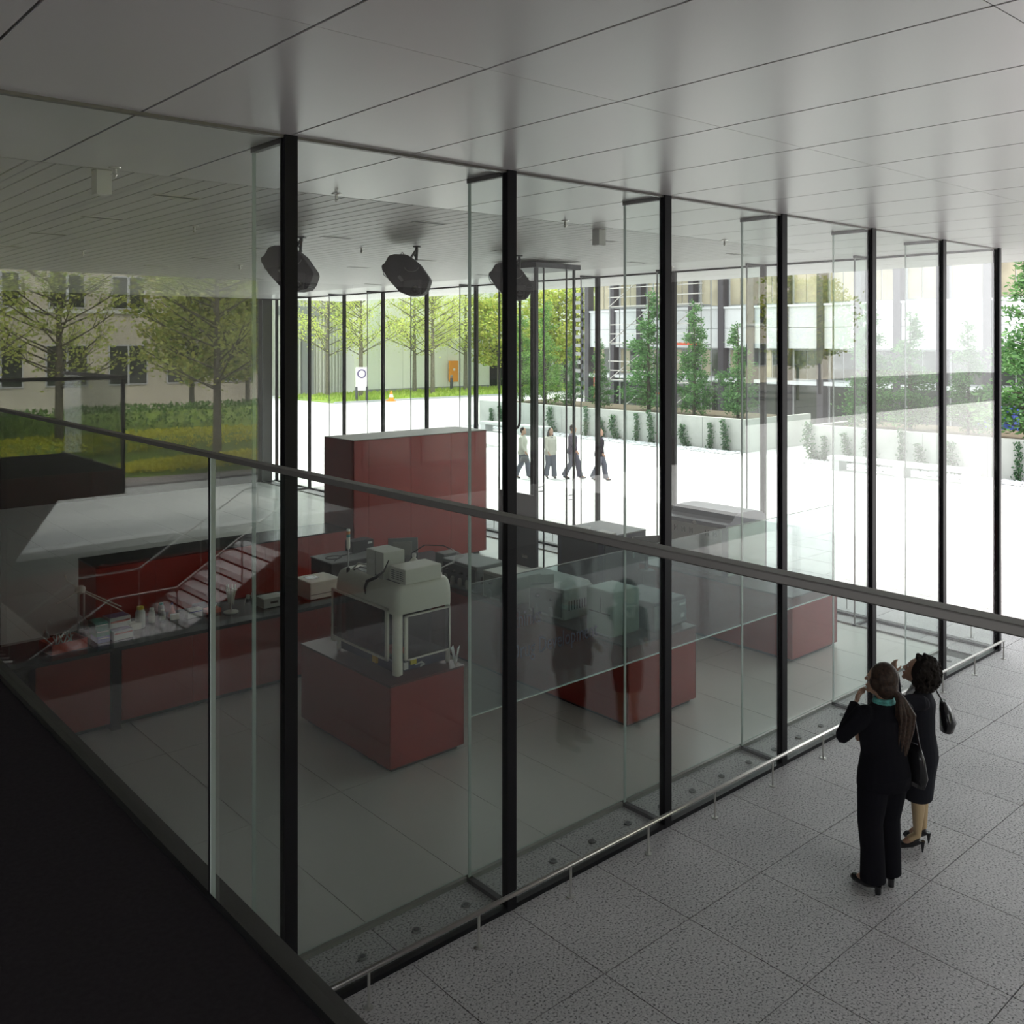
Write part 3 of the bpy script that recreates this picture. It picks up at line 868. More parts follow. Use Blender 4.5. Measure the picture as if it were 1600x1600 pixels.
B(-0.10, -0.05, 0, 0.16, 0.27, 0.27).build('housing', 'offwhite_dim', ct, bev=0.004)
B(-0.103, 0.10, 0.01, -0.10, 0.104, 0.26).build('door_gap', 'black', ct)
text('NEU', 0.06, (-0.104, 0.25, 0.13), ct, 'paper', PI / 2, -PI / 2)
vb = thing('vented_box', 'cream vented box lying at the near corner of the robot cabinet', 'box', (5.50, 7.83, ZT))
B(-0.09, -0.09, 0, 0.36, 0.20, 0.15).build('housing', 'offwhite', vb, bev=0.008)
sv = MB()
for c in range(3):
    for r in range(5):
        sv.box(-0.0935, -0.05 + 0.075 * c, 0.03 + 0.02 * r, -0.089, 0.005 + 0.075 * c, 0.037 + 0.02 * r)
sv.build('vent_slots', 'dark_grey', vb)
B(-0.06, 0.20, 0, 0.04, 0.25, 0.12).build('connector_block', 'offwhite_dim', vb)
bt = thing('plastic_bottle', 'white plastic bottle lying between the boxes on the robot cabinet', 'bottle', (5.80, 8.14, ZT))
MB().lathe((0, 0, 0), [(0.05, 0), (0.055, 0.01), (0.055, 0.09), (0.035, 0.13), (0.018, 0.145), (0.018, 0.165)], 18).build('body', 'offwhite', bt, smooth=True)
MB().lathe((0, 0, 0.16), [(0.023, 0), (0.023, 0.03), (0.018, 0.034)], 14).build('cap', 'paper', bt)
sgt = thing('signal_tower', 'slim signal tower light with amber and green segments on the robot cabinet', 'lamp', (5.33, 8.68, rz0 + 0.86))
MB().tube([(0, 0, 0.0), (0, 0, 0.26)], 0.007, 10).build('pole', 'alu', sgt)
MB().lathe((0, 0, 0), [(0.02, 0), (0.02, 0.05), (0.012, 0.06)], 12).build('base', 'black', sgt)
MB().lathe((0, 0, 0.25), [(0.012, 0), (0.02, 0.02), (0.02, 0.13), (0.02, 0.131)], 14).build('housing', 'offwhite', sgt)
MB().lathe((0, 0, 0.382), [(0.02, 0), (0.02, 0.03)], 14).build('green_segment', 'teal', sgt)
MB().lathe((0, 0, 0.412), [(0.02, 0), (0.02, 0.035)], 14).build('amber_segment', 'orange', sgt)
MB().lathe((0, 0, 0.447), [(0.02, 0), (0.02, 0.018), (0.01, 0.022)], 14).build('cap', 'offwhite', sgt)
tag(MB().tube([(5.36, 7.96, ZT + 0.22), (5.34, 8.02, ZT + 0.1), (5.30, 8.10, ZT + 0.03), (5.26, 8.20, ZT - 0.02), (5.255, 8.24, ZT - 0.10), (5.262, 8.24, ZT - 0.16)], [0.006, 0.01, 0.016, 0.018, 0.014, 0.005], 8).build('hose', 'black', smooth=True), 'thick black hose drooping over the front edge of the robot cabinet', 'hose')
tag(MB().tube([(5.36, 8.62, ZT), (5.38, 8.52, ZT + 0.05), (5.42, 8.42, ZT + 0.04), (5.40, 8.30, ZT - 0.0), (5.37, 8.2, ZT + 0.03)], 0.007, 6).build('cable', 'black', smooth=True), 'black cable snaking behind the signal tower on the robot cabinet', 'cable')
tag(MB().tube([(5.37, 8.66, ZT), (5.40, 8.60, ZT + 0.07), (5.46, 8.50, ZT + 0.06), (5.45, 8.36, ZT)], 0.009, 6).build('cable', 'offwhite_dim', smooth=True), 'pale cable looped beside the signal tower on the robot cabinet', 'cable')
tag(MB().tube([(5.86, 8.30, ZT), (5.90, 8.32, ZT + 0.15), (6.00, 8.22, ZT + 0.24), (6.10, 8.02, ZT + 0.25), (6.14, 7.95, ZT + 0.22)], 0.006, 6).build('cable', 'black', smooth=True), 'black cable arching to the right over the cream vented box', 'cable')
wt = MB()
for k in range(9):
    a = k * 0.022
    wt.tube([(6.14, 7.95, ZT + 0.23), (6.15 + a * 0.3, 7.86 - a * 0.4, ZT + 0.20 - a * 0.2), (6.10 - a * 0.5, 7.84, ZT + 0.10), (6.0 - a, 7.92 - a * 0.5, ZT + 0.05), (5.93 - a * 0.4, 7.96, ZT + 0.0)], 0.0022, 5)
tag(wt.build('tube_bundle', 'cable_white'), 'bundle of thin white tubes curling down at the right of the robot cabinet', 'tubes')
cd = thing('card', 'small white folded card standing on the right corner of the nearest bench', 'card', (6.0, 7.66, rz0), R_(40))
MB().obox((0, 0, 0.09), (0.10, 0.004, 0.18), R_(10)).build('sheet', 'paper', cd)
MB().obox((0, 0.035, 0.09), (0.10, 0.003, 0.18), R_(-12)).build('sheet', 'paper', cd)
B(-0.03, -0.004, 0.06, 0.03, -0.002, 0.12).build('printed_text', 'mid_grey', cd)

# ------------------------------------------------------------------ analysers on the long bench
def module(name, label, loc, dims, m='offwhite_dim', rz=0, knobs=0, screen=None, slots=0, tray=False, bev=0.015, cat='instrument'):
    t = thing(name, label, cat, loc, rz)
    w, d, h = dims
    z0 = 0.02 if tray else 0.0
    B(0, 0, z0, w, d, h).build('housing', m, t, bev=bev, seg=3)
    if tray:
        B(-0.05, -0.02, 0, w * 0.9, d + 0.02, 0.02).build('tray', m, t, bev=0.005)
    B(-0.006, 0.03, z0 + 0.03, 0.0, d - 0.03, h - 0.04).build('front_plate', 'warm_grey' if m != 'mid_grey' else 'dark_grey', t)
    for k in range(knobs):
        y = 0.06 + (d - 0.12) * (k + 0.5) / knobs
        c = MB(); c.tube([(-0.006, y, h * 0.62), (-0.05, y, h * 0.62)], [0.02, 0.014], 10); c.build('knob', 'black', t)
        c = MB(); c.lathe((-0.045, y, z0 + 0.02), [(0.028, 0), (0.03, 0.02), (0.03, 0.08), (0.02, 0.11)], 12); c.build('pump_head', 'warm_grey', t)
    if screen:
        B(-0.01, d * 0.25, h * 0.6, -0.006, d * 0.75, h * 0.85).build('screen', screen, t)
    if slots:
        s = MB()
        for k in range(slots):
            s.box(w * 0.15 + k * w * 0.7 / slots, -0.003, h * 0.3, w * 0.15 + (k + 0.4) * w * 0.7 / slots, 0.0, h * 0.6)
        s.build('vent_slots', 'black', t)
    return t
Z9 = 0.902
module('analyser', 'grey analyser with a row of pump heads at the left end of the long bench', (7.80, 9.55, Z9), (0.50, 0.75, 0.34), 'mid_grey', knobs=4, slots=4, tray=True)
module('analyser', 'flat wide grey instrument with a dark front, rear left of the long bench', (8.38, 9.55, Z9), (0.42, 0.95, 0.17), 'warm_grey', bev=0.01)
module('analyser', 'squat cream analyser with an open lower bay, second from the left on the long bench', (7.78, 8.78, Z9), (0.46, 0.62, 0.34), 'offwhite_dim', knobs=2)
module('analyser', 'long rounded cream instrument lying at the back of the long bench', (8.36, 8.40, Z9), (0.42, 0.98, 0.24), 'offwhite_dim', bev=0.05)
module('analyser', 'cream sampler with ribbed side behind the upright sign plate', (7.80, 7.92, Z9), (0.50, 0.62, 0.36), 'offwhite_dim', knobs=2, slots=8)
sp = thing('sign_plate', 'upright pale plate with two printed lines leaning on the cream sampler', 'plate', (7.72, 8.22, Z9 + 0.36), R_(-35))
MB().obox((0, 0, 0.07), (0.30, 0.006, 0.15), R_(-10)).build('board', 'offwhite_dim', sp)
B(-0.12, -0.02, 0.035, 0.12, -0.016, 0.045).build('printed_line', 'mid_grey', sp)
module('analyser', 'flat cream instrument with a paper cone standing on it, rear right of the long bench', (8.34, 7.62, Z9), (0.44, 0.72, 0.17), 'offwhite', bev=0.02)
tag(MB().lathe((8.45, 7.95, Z9 + 0.17), [(0.07, 0), (0.035, 0.09), (0.004, 0.18)], 12).build('paper_cone', 'paper'), 'pointed paper cone standing on the flat cream instrument', 'cone')
pg = thing('sampler_tower', 'tall pale green sampler tower near the front of the long bench', 'instrument', (7.76, 7.10, Z9))
B(0, 0, 0, 0.44, 0.42, 0.50).build('housing', 'pale_green', pg, bev=0.02, seg=3)
B(-0.004, 0.05, 0.24, 0.0, 0.37, 0.247).build('door_gap', 'black', pg); B(-0.004, 0.19, 0.25, 0.0, 0.195, 0.42).build('door_gap', 'black', pg)
B(-0.05, 0.02, 0.0, 0.4, 0.40, 0.015).build('base_tray', 'mid_grey', pg)
dg_ = thing('mass_spectrometer', 'large dark grey instrument filling the right front of the long bench', 'instrument', (8.22, 6.90, Z9))
B(0, 0, 0.02, 0.56, 0.68, 0.34).build('housing', 'dark_grey', dg_, bev=0.02, seg=3)
B(-0.002, -0.006, 0.05, 0.56, 0.0, 0.30).build('side_panel', 'mid_grey', dg_); B(0.44, -0.01, 0.24, 0.54, -0.006, 0.265).build('name_strip', 'paper', dg_)
B(0.46, -0.01, 0.10, 0.52, -0.006, 0.15).build('socket', 'paper', dg_)
for k in range(2):
    MB().lathe((0.05 + 0.46 * k, 0.05, 0), [(0.02, 0), (0.02, 0.02)], 8).build('foot', 'black', dg_)
# dark cabinet with papers and monitor right of the long bench
dc = thing('instrument_rack', 'big dark grey free-standing cabinet between the benches, papers on top', 'cabinet')
B(10.05, 9.40, 0.012, 11.0, 10.35, 1.32).build('carcass', 'slate_blue', dc, bev=0.01)
B(10.08, 9.385, 0.2, 10.97, 9.40, 1.25).build('side_panel', 'dark_grey', dc)
B(10.035, 9.5, 0.2, 10.05, 10.25, 1.25).build('door', 'dark_grey', dc)
B(10.05, 9.4, 1.32, 11.0, 10.35, 1.34).build('top_sheet', 'mid_grey', dc)
for (x, y, rz, lb) in ((10.22, 10.05, 0.5, 'white pack of papers at the left end of the dark cabinet top'), (10.22, 9.55, -0.1, 'white pack of papers at the near edge of the dark cabinet top')):
    q = thing('paper_pack', lb, 'papers', (x, y, 1.342), rz)
    B(-0.12, -0.15, 0, 0.12, 0.15, 0.035).build('stack', 'paper', q); B(-0.05, -0.151, 0.008, -0.02, -0.15, 0.026).build('printed_mark', 'mid_grey', q)
mo2 = thing('monitor', 'black monitor at the right corner of the dark free-standing cabinet', 'monitor', (10.55, 9.0, 0.87), R_(-25))
B(-0.1, -0.08, -0.857, 0.1, 0.08, 0.0).build('stand_column', 'black', mo2); B(-0.02, -0.01, 0, 0.02, 0.03, 0.2).build('stem', 'black', mo2)
MB().obox((0, 0, 0.34), (0.42, 0.03, 0.30), R_(-8)).build('case', 'black', mo2, bev=0.006); MB().obox((-0.215, 0, 0.34), (0.012, 0.032, 0.3), R_(-8)).build('edge_trim', 'paper', mo2)
# grey-blue machine on the right-hand bench
fz = thing('freezer_box', 'large grey machine with slate-blue curved lid on the right-hand bench', 'machine', (11.02, 7.92, 0.872))
B(0.02, 0.02, 0, 0.90, 1.08, 0.72).build('housing', 'warm_grey', fz, bev=0.01)
B(0, 0.08, 0.02, 0.02, 1.02, 0.70).build('front_panel', 'warm_grey', fz)
ps = MB(); ps.box(-0.008, 0.0, 0, 0.04, 0.10, 0.72); ps.box(-0.008, 1.0, 0, 0.04, 1.10, 0.72); ps.box(-0.008, 0.0, 0.68, 0.03, 1.10, 0.74)
ps.build('corner_pillars', 'slate_blue', fz, bev=0.006)
lid = [(-0.04, 0.70), (-0.04, 0.745), (0.05, 0.76), (0.12, 0.79), (0.17, 0.85), (0.25, 0.88), (0.62, 0.88), (0.82, 0.85), (0.93, 0.78), (0.93, 0.70)]
Mx = Matrix(((1, 0, 0, 0), (0, 0, 1, 0), (0, 1, 0, 0), (0, 0, 0, 1)))
MB().prism(lid, 0.0, 1.10, Mx).build('curved_lid', 'slate_blue', fz, bev=0.006)
B(0.0, -0.012, 0.02, 0.9, 0.02, 0.72).build('side_panel', 'pale_green', fz, bev=0.01)
kn = MB()
for k in (0, 1, 2, 4, 5):
    y = 0.92 - 0.14 * k
    kn.box(-0.006, y - 0.028, 0.54, 0.0, y - 0.018, 0.62); kn.box(-0.006, y + 0.018, 0.54, 0.0, y + 0.028, 0.62); kn.box(-0.006, y - 0.004, 0.56, 0, y + 0.004, 0.60)
kn.build('vent_marks', 'black', fz)
MB().ell((-0.02, 0.55, 0.715), (0.03, 0.05, 0.03), 12, 8).build('lid_catch', 'alu', fz, smooth=True)

# glass vitrine with black hanging loop
vt = thing('glass_vitrine', 'tall square glass display case from floor to ceiling with a dark lower door', 'display case', (9.93, 10.70, 0))
fr_ = MB(); fr_.box(-0.06, -0.06, 5.34, 0.92, 0.94, 5.42)
fr_.build('canopy', 'dark_grey', vt)
for (x, y, w) in ((0, 0, 0.05), (0.83, 0, 0.035), (0, 0.88, 0.02), (0.83, 0.88, 0.03), (0.16, 0, 0.02), (0.66, 0, 0.02)):
    B(x, y, 0.012, x + w, y + w, 5.34).build('frame_post', 'dark_grey', vt)
B(0.0, 0.05, 0.012, 0.03, 0.88, 1.80).build('door', 'dark_grey', vt)
B(-0.004, 0.2, 0.80, 0.0, 0.32, 0.85).build('maker_plate', 'alu', vt)
B(0.006, 0.05, 1.82, 0.018, 0.88, 5.34).build('glass_panel', 'fin_glass', vt)
B(0.05, 0.006, 0.05, 0.83, 0.018, 5.34).build('glass_panel', 'fin_glass', vt)
for z in (1.86, 1.93):
    B(0.05, -0.012, z, 0.13, -0.004, z + 0.012).build('hinge', 'black', vt)
    B(0.70, -0.012, z - 0.2, 0.78, -0.004, z - 0.19).build('hinge', 'black', vt)
u = [(10.0, 11.45, 5.34), (10.0, 11.45, 3.0)] + [(10.0, 11.30 + 0.15 * math.cos(a), 2.95 - 0.16 * math.sin(a)) for a in [PI * k / 10 for k in range(1, 10)]] + [(10.0, 11.15, 3.0), (10.0, 11.15, 5.34)]
tag(MB().tube(u, 0.02, 8).build('hanging_hose', 'black', smooth=True), 'black hose hanging in a long loop inside the glass vitrine', 'hose')

# ------------------------------------------------------------------ supplies on the black worktop
ZW = 0.902
def sbox(name, label, loc, dims, m, rz=0, lid=None, stripe=None, cat='box', group=None):
    t = thing(name, label, cat, loc, rz, group)
    w, d, h = dims
    B(-w / 2, -d / 2, 0, w / 2, d / 2, h).build('carton', m, t, bev=0.003)
    if lid: B(-w / 2 + 0.01, -d / 2 + 0.01, h, w / 2 - 0.01, d / 2 - 0.01, h + 0.002).build('printed_lid', lid, t)
    if stripe:
        B(-w / 2 + 0.01, -d / 2 - 0.002, h * 0.65, w / 2 - 0.01, -d / 2, h * 0.78).build('printed_stripe', stripe, t)
    return t
sbox('glove_box', 'blue carton, bottom of the stack beside the white cartons', (3.47, 10.80, ZW), (0.13, 0.24, 0.07), 'blue_box', stripe='paper')
sbox('glove_box', 'teal green carton in the middle of the stack on the worktop', (3.46, 10.80, ZW + 0.07), (0.14, 0.24, 0.075), 'green_box', stripe='paper')
sbox('glove_box', 'teal green carton, topmost of the stack on the worktop', (3.45, 10.81, ZW + 0.145), (0.14, 0.24, 0.07), 'green_box', stripe='paper')
sbox('tissue_box', 'low white carton with a purple printed lid at the worktop edge', (3.67, 10.74, ZW), (0.22, 0.14, 0.10), 'paper', 0.1, 'purple', 'red_plastic')
sbox('tissue_box', 'tall white carton with purple lid and red stripe behind the teal cartons', (3.73, 11.06, ZW), (0.24, 0.20, 0.17), 'paper', 0.1, 'purple', 'red_plastic')
sbox('tissue_box', 'small plain white carton right of the tall white carton', (3.90, 10.98, ZW), (0.13, 0.13, 0.07), 'offwhite')
def bottle(label, loc, r, h, m, cap, lbl=None):
    t = thing('bottle', label, 'bottle', loc)
    MB().lathe((0, 0, 0), [(r * 0.9, 0), (r, 0.01), (r, h * 0.72), (r * 0.75, h * 0.84), (r * 0.6, h * 0.88)], 16).build('body', m, t, smooth=True)
    MB().lathe((0, 0, h * 0.87), [(r * 0.7, 0), (r * 0.7, h * 0.13)], 14).build('cap', cap, t)
    if lbl: MB().lathe((0, 0, h * 0.15), [(r * 1.02, 0), (r * 1.02, h * 0.35)], 16).build('paper_label', lbl, t)
bottle('wide clear bottle with a yellow lid, tallest on the worktop', (3.97, 10.98, ZW), 0.055, 0.24, 'clear_plastic', 'yellow')
bottle('slim bottle with white cap and pale label right of the yellow-lidded bottle', (4.14, 11.08, ZW), 0.036, 0.17, 'offwhite_dim', 'offwhite', 'offwhite')
bottle('small brown-grey bottle with a white label, third from left on the worktop', (4.26, 11.06, ZW), 0.032, 0.14, 'mid_grey', 'offwhite', 'offwhite')
bottle('small dark bottle with a teal cap at the back of the worktop', (4.32, 11.26, ZW), 0.035, 0.16, 'mid_grey', 'teal')
fn = thing('funnel', 'bright orange funnel behind the small cartons', 'funnel', (4.42, 11.18, ZW))
MB().lathe((0, 0, 0), [(0.055, 0), (0.05, 0.02), (0.02, 0.09), (0.008, 0.14)], 16).build('cone', 'red_plastic', fn, smooth=True)
MB().lathe((0, 0, 0.14), [(0.012, 0), (0.012, 0.02)], 10).build('stopper', 'blue_box', fn)
sbox('label_card', 'small printed white card leaning beside the orange funnel', (4.39, 11.02, ZW), (0.10, 0.03, 0.07), 'offwhite', lid='mid_grey')
sbox('carton', 'small white carton with a blue print right of the orange funnel', (4.60, 10.98, ZW), (0.18, 0.10, 0.10), 'paper', 0.05, 'offwhite', 'blue_box')
sbox('carton', 'small dull red carton lying between white carton and pipette stand', (4.85, 11.02, ZW), (0.18, 0.12, 0.05), 'red_plastic')
sbox('carton', 'blue-grey flat carton at the back behind the red carton', (4.80, 11.28, ZW), (0.16, 0.08, 0.06), 'slate_blue')
ps_ = thing('pipette_stand', 'round pipette stand with a ring of white pipettes on the worktop', 'stand', (5.02, 10.86, ZW))
MB().lathe((0, 0, 0), [(0.09, 0), (0.09, 0.012), (0.02, 0.02)], 18).build('foot', 'offwhite_dim', ps_)
MB().tube([(0, 0, 0.01), (0, 0, 0.25)], 0.009, 8).build('pole', 'steel', ps_)
pi0 = MB(); pi0.tube([(0, 0, 0.10), (0.0, 0, 0.17), (0.02, 0, 0.28)], [0.006, 0.014, 0.016], 8); pi0.tube([(0.02, 0, 0.28), (0.025, 0, 0.33)], 0.008, 6); pi0.tube([(0.0, 0, 0.275), (0.045, 0, 0.27)], 0.006, 6)
pi0 = pi0.build('pipette', 'offwhite', ps_); pi0.location = (0.03, 0, 0)
for k in range(1, 7):
    a = 2 * PI * k / 7
    inst(pi0, ps_, (0.03 * math.cos(a), 0.03 * math.sin(a), 0), a)
sk = thing('socket_block', 'tiny white socket blocks low against the back of the worktop', 'socket', (5.50, 11.28, ZW))
B(0, 0, 0, 0.05, 0.03, 0.06).build('socket', 'paper', sk); B(-0.07, 0, 0, -0.03, 0.03, 0.05).build('socket', 'offwhite_dim', sk)
hb_ = thing('heating_block', 'small white instrument with a dark slot, left of the white reader', 'instrument', (5.52, 10.82, ZW), 0.0)
B(-0.14, -0.10, 0, 0.14, 0.12, 0.12).build('housing', 'offwhite_dim', hb_, bev=0.008); B(-0.05, -0.104, 0.05, 0.05, -0.10, 0.075).build('display', 'black', hb_)
MB().tube([(-0.14, 0.1, 0.08), (-0.2, 0.12, 0.14), (-0.27, 0.12, 0.12), (-0.3, 0.1, 0.02)], 0.004, 6).build('cable', 'offwhite_dim', hb_)
pr = thing('plate_reader', 'large white plate reader with sloping front straddling the thick mullion', 'instrument', (6.28, 10.88, ZW))
MB().prism([(-0.28, 0), (0.30, 0), (0.30, 0.13), (0.24, 0.18), (0.14, 0.22), (-0.28, 0.22)], -0.20, 0.22, Matrix(((0, 0, 1, 0), (1, 0, 0, 0), (0, 1, 0, 0), (0, 0, 0, 1))) if False else Matrix(((1, 0, 0, 0), (0, 0, 1, 0), (0, 1, 0, 0), (0, 0, 0, 1)))).build('housing', 'offwhite', pr, bev=0.012)
B(-0.20, -0.02, 0.221, -0.05, 0.12, 0.224).build('display', 'screen_blue', pr); B(-0.27, -0.205, 0.06, 0.28, -0.20, 0.066).build('seam', 'dark_grey', pr)
ty = thing('reagent_tray', 'red plastic tray full of clear odds and ends at the left of the worktop', 'tray', (3.08, 10.78, ZW), 0.15)
tm = MB(); tm.box(-0.17, -0.13, 0, 0.17, 0.13, 0.01)
for a in ((-0.19, -0.15, 0.19, -0.135), (-0.19, 0.135, 0.19, 0.15), (-0.19, -0.15, -0.175, 0.15), (0.175, -0.15, 0.19, 0.15)):
    tm.box(a[0], a[1], 0, a[2], a[3], 0.10)
tm.build('tray_shell', 'red_plastic', ty)
for k in range(9):
    a = random.uniform(0, PI); x, y = random.uniform(-.1, .1), random.uniform(-.08, .08)
    MB().tube([(x, y, 0.05), (x + .09 * math.cos(a), y + .09 * math.sin(a), 0.14 + 0.02 * random.random())], 0.008, 6).build('tube', 'clear_plastic', ty)
wb_ = thing('wash_bottle', 'pale wash bottle with bent spout behind the red tray', 'bottle', (3.00, 11.12, ZW))
MB().lathe((0, 0, 0), [(0.04, 0), (0.042, 0.02), (0.035, 0.08), (0.014, 0.11), (0.014, 0.13)], 14).build('body', 'mid_grey', wb_, smooth=True)
MB().tube([(0, 0, 0.13), (0.0, 0, 0.22), (0.02, 0, 0.25), (0.045, 0, 0.2)], 0.004, 6).build('spout', 'clear_plastic', wb_)
cs = thing('clamp_stand', 'metal clamp stand with long crossed arms above the red tray', 'stand', (3.42, 11.2, ZW))
B(-0.10, -0.07, 0, 0.10, 0.07, 0.015).build('foot', 'dark_grey', cs)
MB().tube([(0, 0, 0.015), (0, 0, 0.52)], 0.012, 8).build('pole', 'alu', cs); MB().tube([(-0.06, 0, 0.015), (-0.06, 0, 0.5)], 0.012, 8).build('pole', 'alu', cs)
MB().ell((-0.05, -0.03, 0.50), (0.06, 0.04, 0.05), 10, 8).build('clamp_head', 'offwhite_dim', cs)
MB().tube([(-0.05, -0.05, 0.50), (-0.33, -0.15, 0.42)], 0.008, 6).build('arm', 'offwhite_dim', cs)
MB().tube([(-0.08, -0.03, 0.53), (-0.20, -0.05, 0.64), (-0.22, -0.05, 0.70)], [0.008, 0.006, 0.012], 6).build('arm', 'offwhite_dim', cs)
MB().tube([(0.0, -0.03, 0.48), (0.36, -0.16, 0.26)], 0.007, 6).build('arm', 'offwhite_dim', cs)
MB().tube([(0.0, -0.05, 0.46), (0.36, -0.19, 0.22)], 0.007, 6).build('arm', 'offwhite_dim', cs)
for k in range(4):
    q = thing('cable', ['thick pale cable curving down', 'second grey cable', 'third dark grey cable', 'last thin grey cable'][k] + ' at the lower left edge of the worktop', 'cable')
    y0 = 10.66 + 0.14 * k
    MB().tube([(2.0, y0 + 0.1, ZW + 0.16), (2.25, y0 + 0.05, ZW + 0.10), (2.40, y0, ZW + 0.03), (2.55, y0 - 0.02, ZW + 0.012)], 0.011 - 0.001 * k, 6).build('lead', ['cable_white', 'mid_grey', 'dark_grey', 'dark_grey'][k], q, smooth=True)

# ------------------------------------------------------------------ planted wall, benches, pebbles
WX = 30.0
def garden_wall(label, y0, y1):
    t = thing('planter_wall', label, 'wall')
    n = max(1, round((y1 - y0) / 1.9))
    for k in range(n):
        a = y0 + (y1 - y0) * k / n; b = y0 + (y1 - y0) * (k + 1) / n
        B(WX, a + 0.008, 0, WX + 0.28, b - 0.008, 1.24).build('concrete_panel', 'concrete_wall', t)
    B(WX + 0.03, y0 + 0.02, 0, WX + 0.25, y1 - 0.02, 1.22).build('core', 'joint_grey', t)
    e = y0 if y0 > 20 else y1 - 0.2
    B(WX + 0.29, e, 0, WX + 4.6, e + 0.2, 1.24).build('concrete_panel', 'concrete_wall', t)
    return t
garden_wall('long pale concrete planter wall left of the gap, hung with climbers', 20.8, 36.5)
garden_wall('pale concrete planter wall right of the gap, hung with climbers', 6.0, 18.05)
tag(B(WX + 0.3, 21.02, 0, WX + 4.5, 36.4, 1.12).build('planting_bed', 'soil'), 'raised soil bed behind the long planter wall', 'bed')
tag(B(WX + 0.3, 6.0, 0, WX + 4.5, 17.83, 1.12).build('planting_bed', 'soil'), 'raised soil bed behind the right planter wall', 'bed')
def pebbles(y0, y1, n, seed):
    rnd = random.Random(seed)
    m = MB()
    for _ in range(n):
        x = WX - 0.09 - 0.95 * rnd.random() ** 1.2; y = rnd.uniform(y0, y1)
        a, b, c = rnd.uniform(0.03, 0.07), rnd.uniform(0.03, 0.07), rnd.uniform(0.02, 0.045)
        m.add([(x - a, y, c * .6), (x, y - b, c * .6), (x + a, y, c * .6), (x, y + b, c * .6), (x, y, c * 1.7), (x, y, 0)],
              [(0, 1, 4), (1, 2, 4), (2, 3, 4), (3, 0, 4), (1, 0, 5), (2, 1, 5), (3, 2, 5), (0, 3, 5)])
    return m
tag(pebbles(20.8, 36.5, 3600, 1).build('pebble_bed', 'pebble'), 'strip of loose pale pebbles at the foot of the long planter wall', 'pebbles', kind='stuff')
tag(pebbles(6.0, 18.05, 3000, 2).build('pebble_bed', 'pebble'), 'strip of loose pale pebbles at the foot of the right planter wall', 'pebbles', kind='stuff')
def bench(label, y0, y1, x=28.1):
    t = thing('stone_bench', label, 'bench')
    B(x, y0, 0.33, x + 0.55, y1, 0.45).build('seat_slab', 'stone', t, bev=0.01)
    for y in (y0 + 0.05, y1 - 0.4) if y1 - y0 < 3 else (y0 + 0.05, (y0 + y1) / 2 - 0.2, y1 - 0.4):
        B(x + 0.03, y, 0, x + 0.52, y + 0.35, 0.33).build('support', 'stone', t)
bench('long pale stone bench in front of the right planter wall', 11.6, 16.3)
bench('short pale stone bench left of the walking people', 29.9, 31.6)
bench('short pale stone bench at the left end of the long planter wall', 32.2, 34.2)
# grating studs on the plaza
st0 = tag(B(24.2, 30.9, 0.0, 24.9, 30.94, 0.012).build('drain_slot', 'dark_grey'), 'short dark drain slot on the white plaza, first of the row counted from the left', 'drain', 'row of drain slots on the plaza')
for k in range(1, 13):
    c = st0.copy(); COL.objects.link(c); c['label'] = 'short dark drain slot on the white plaza, %s of the row counted from the left' % ORD[k]; c.location = (-0.17 * k * 0.2, -0.17 * k * 1.2, 0)

# ------------------------------------------------------------------ plants
def leaf_quad(m, p, d, s, rnd, w=0.45):
    d = d.normalized()
    side = d.cross(Vector((rnd.uniform(-1, 1), rnd.uniform(-1, 1), rnd.uniform(-1, 1))))
    if side.length < 1e-3: side = d.orthogonal()
    side.normalize()
    a = p; b = p + d * s * 0.5 + side * s * w * 0.5; c = p + d * s; e = p + d * s * 0.5 - side * s * w * 0.5
    m.add([a, b, c, e], [(0, 1, 2, 3)])

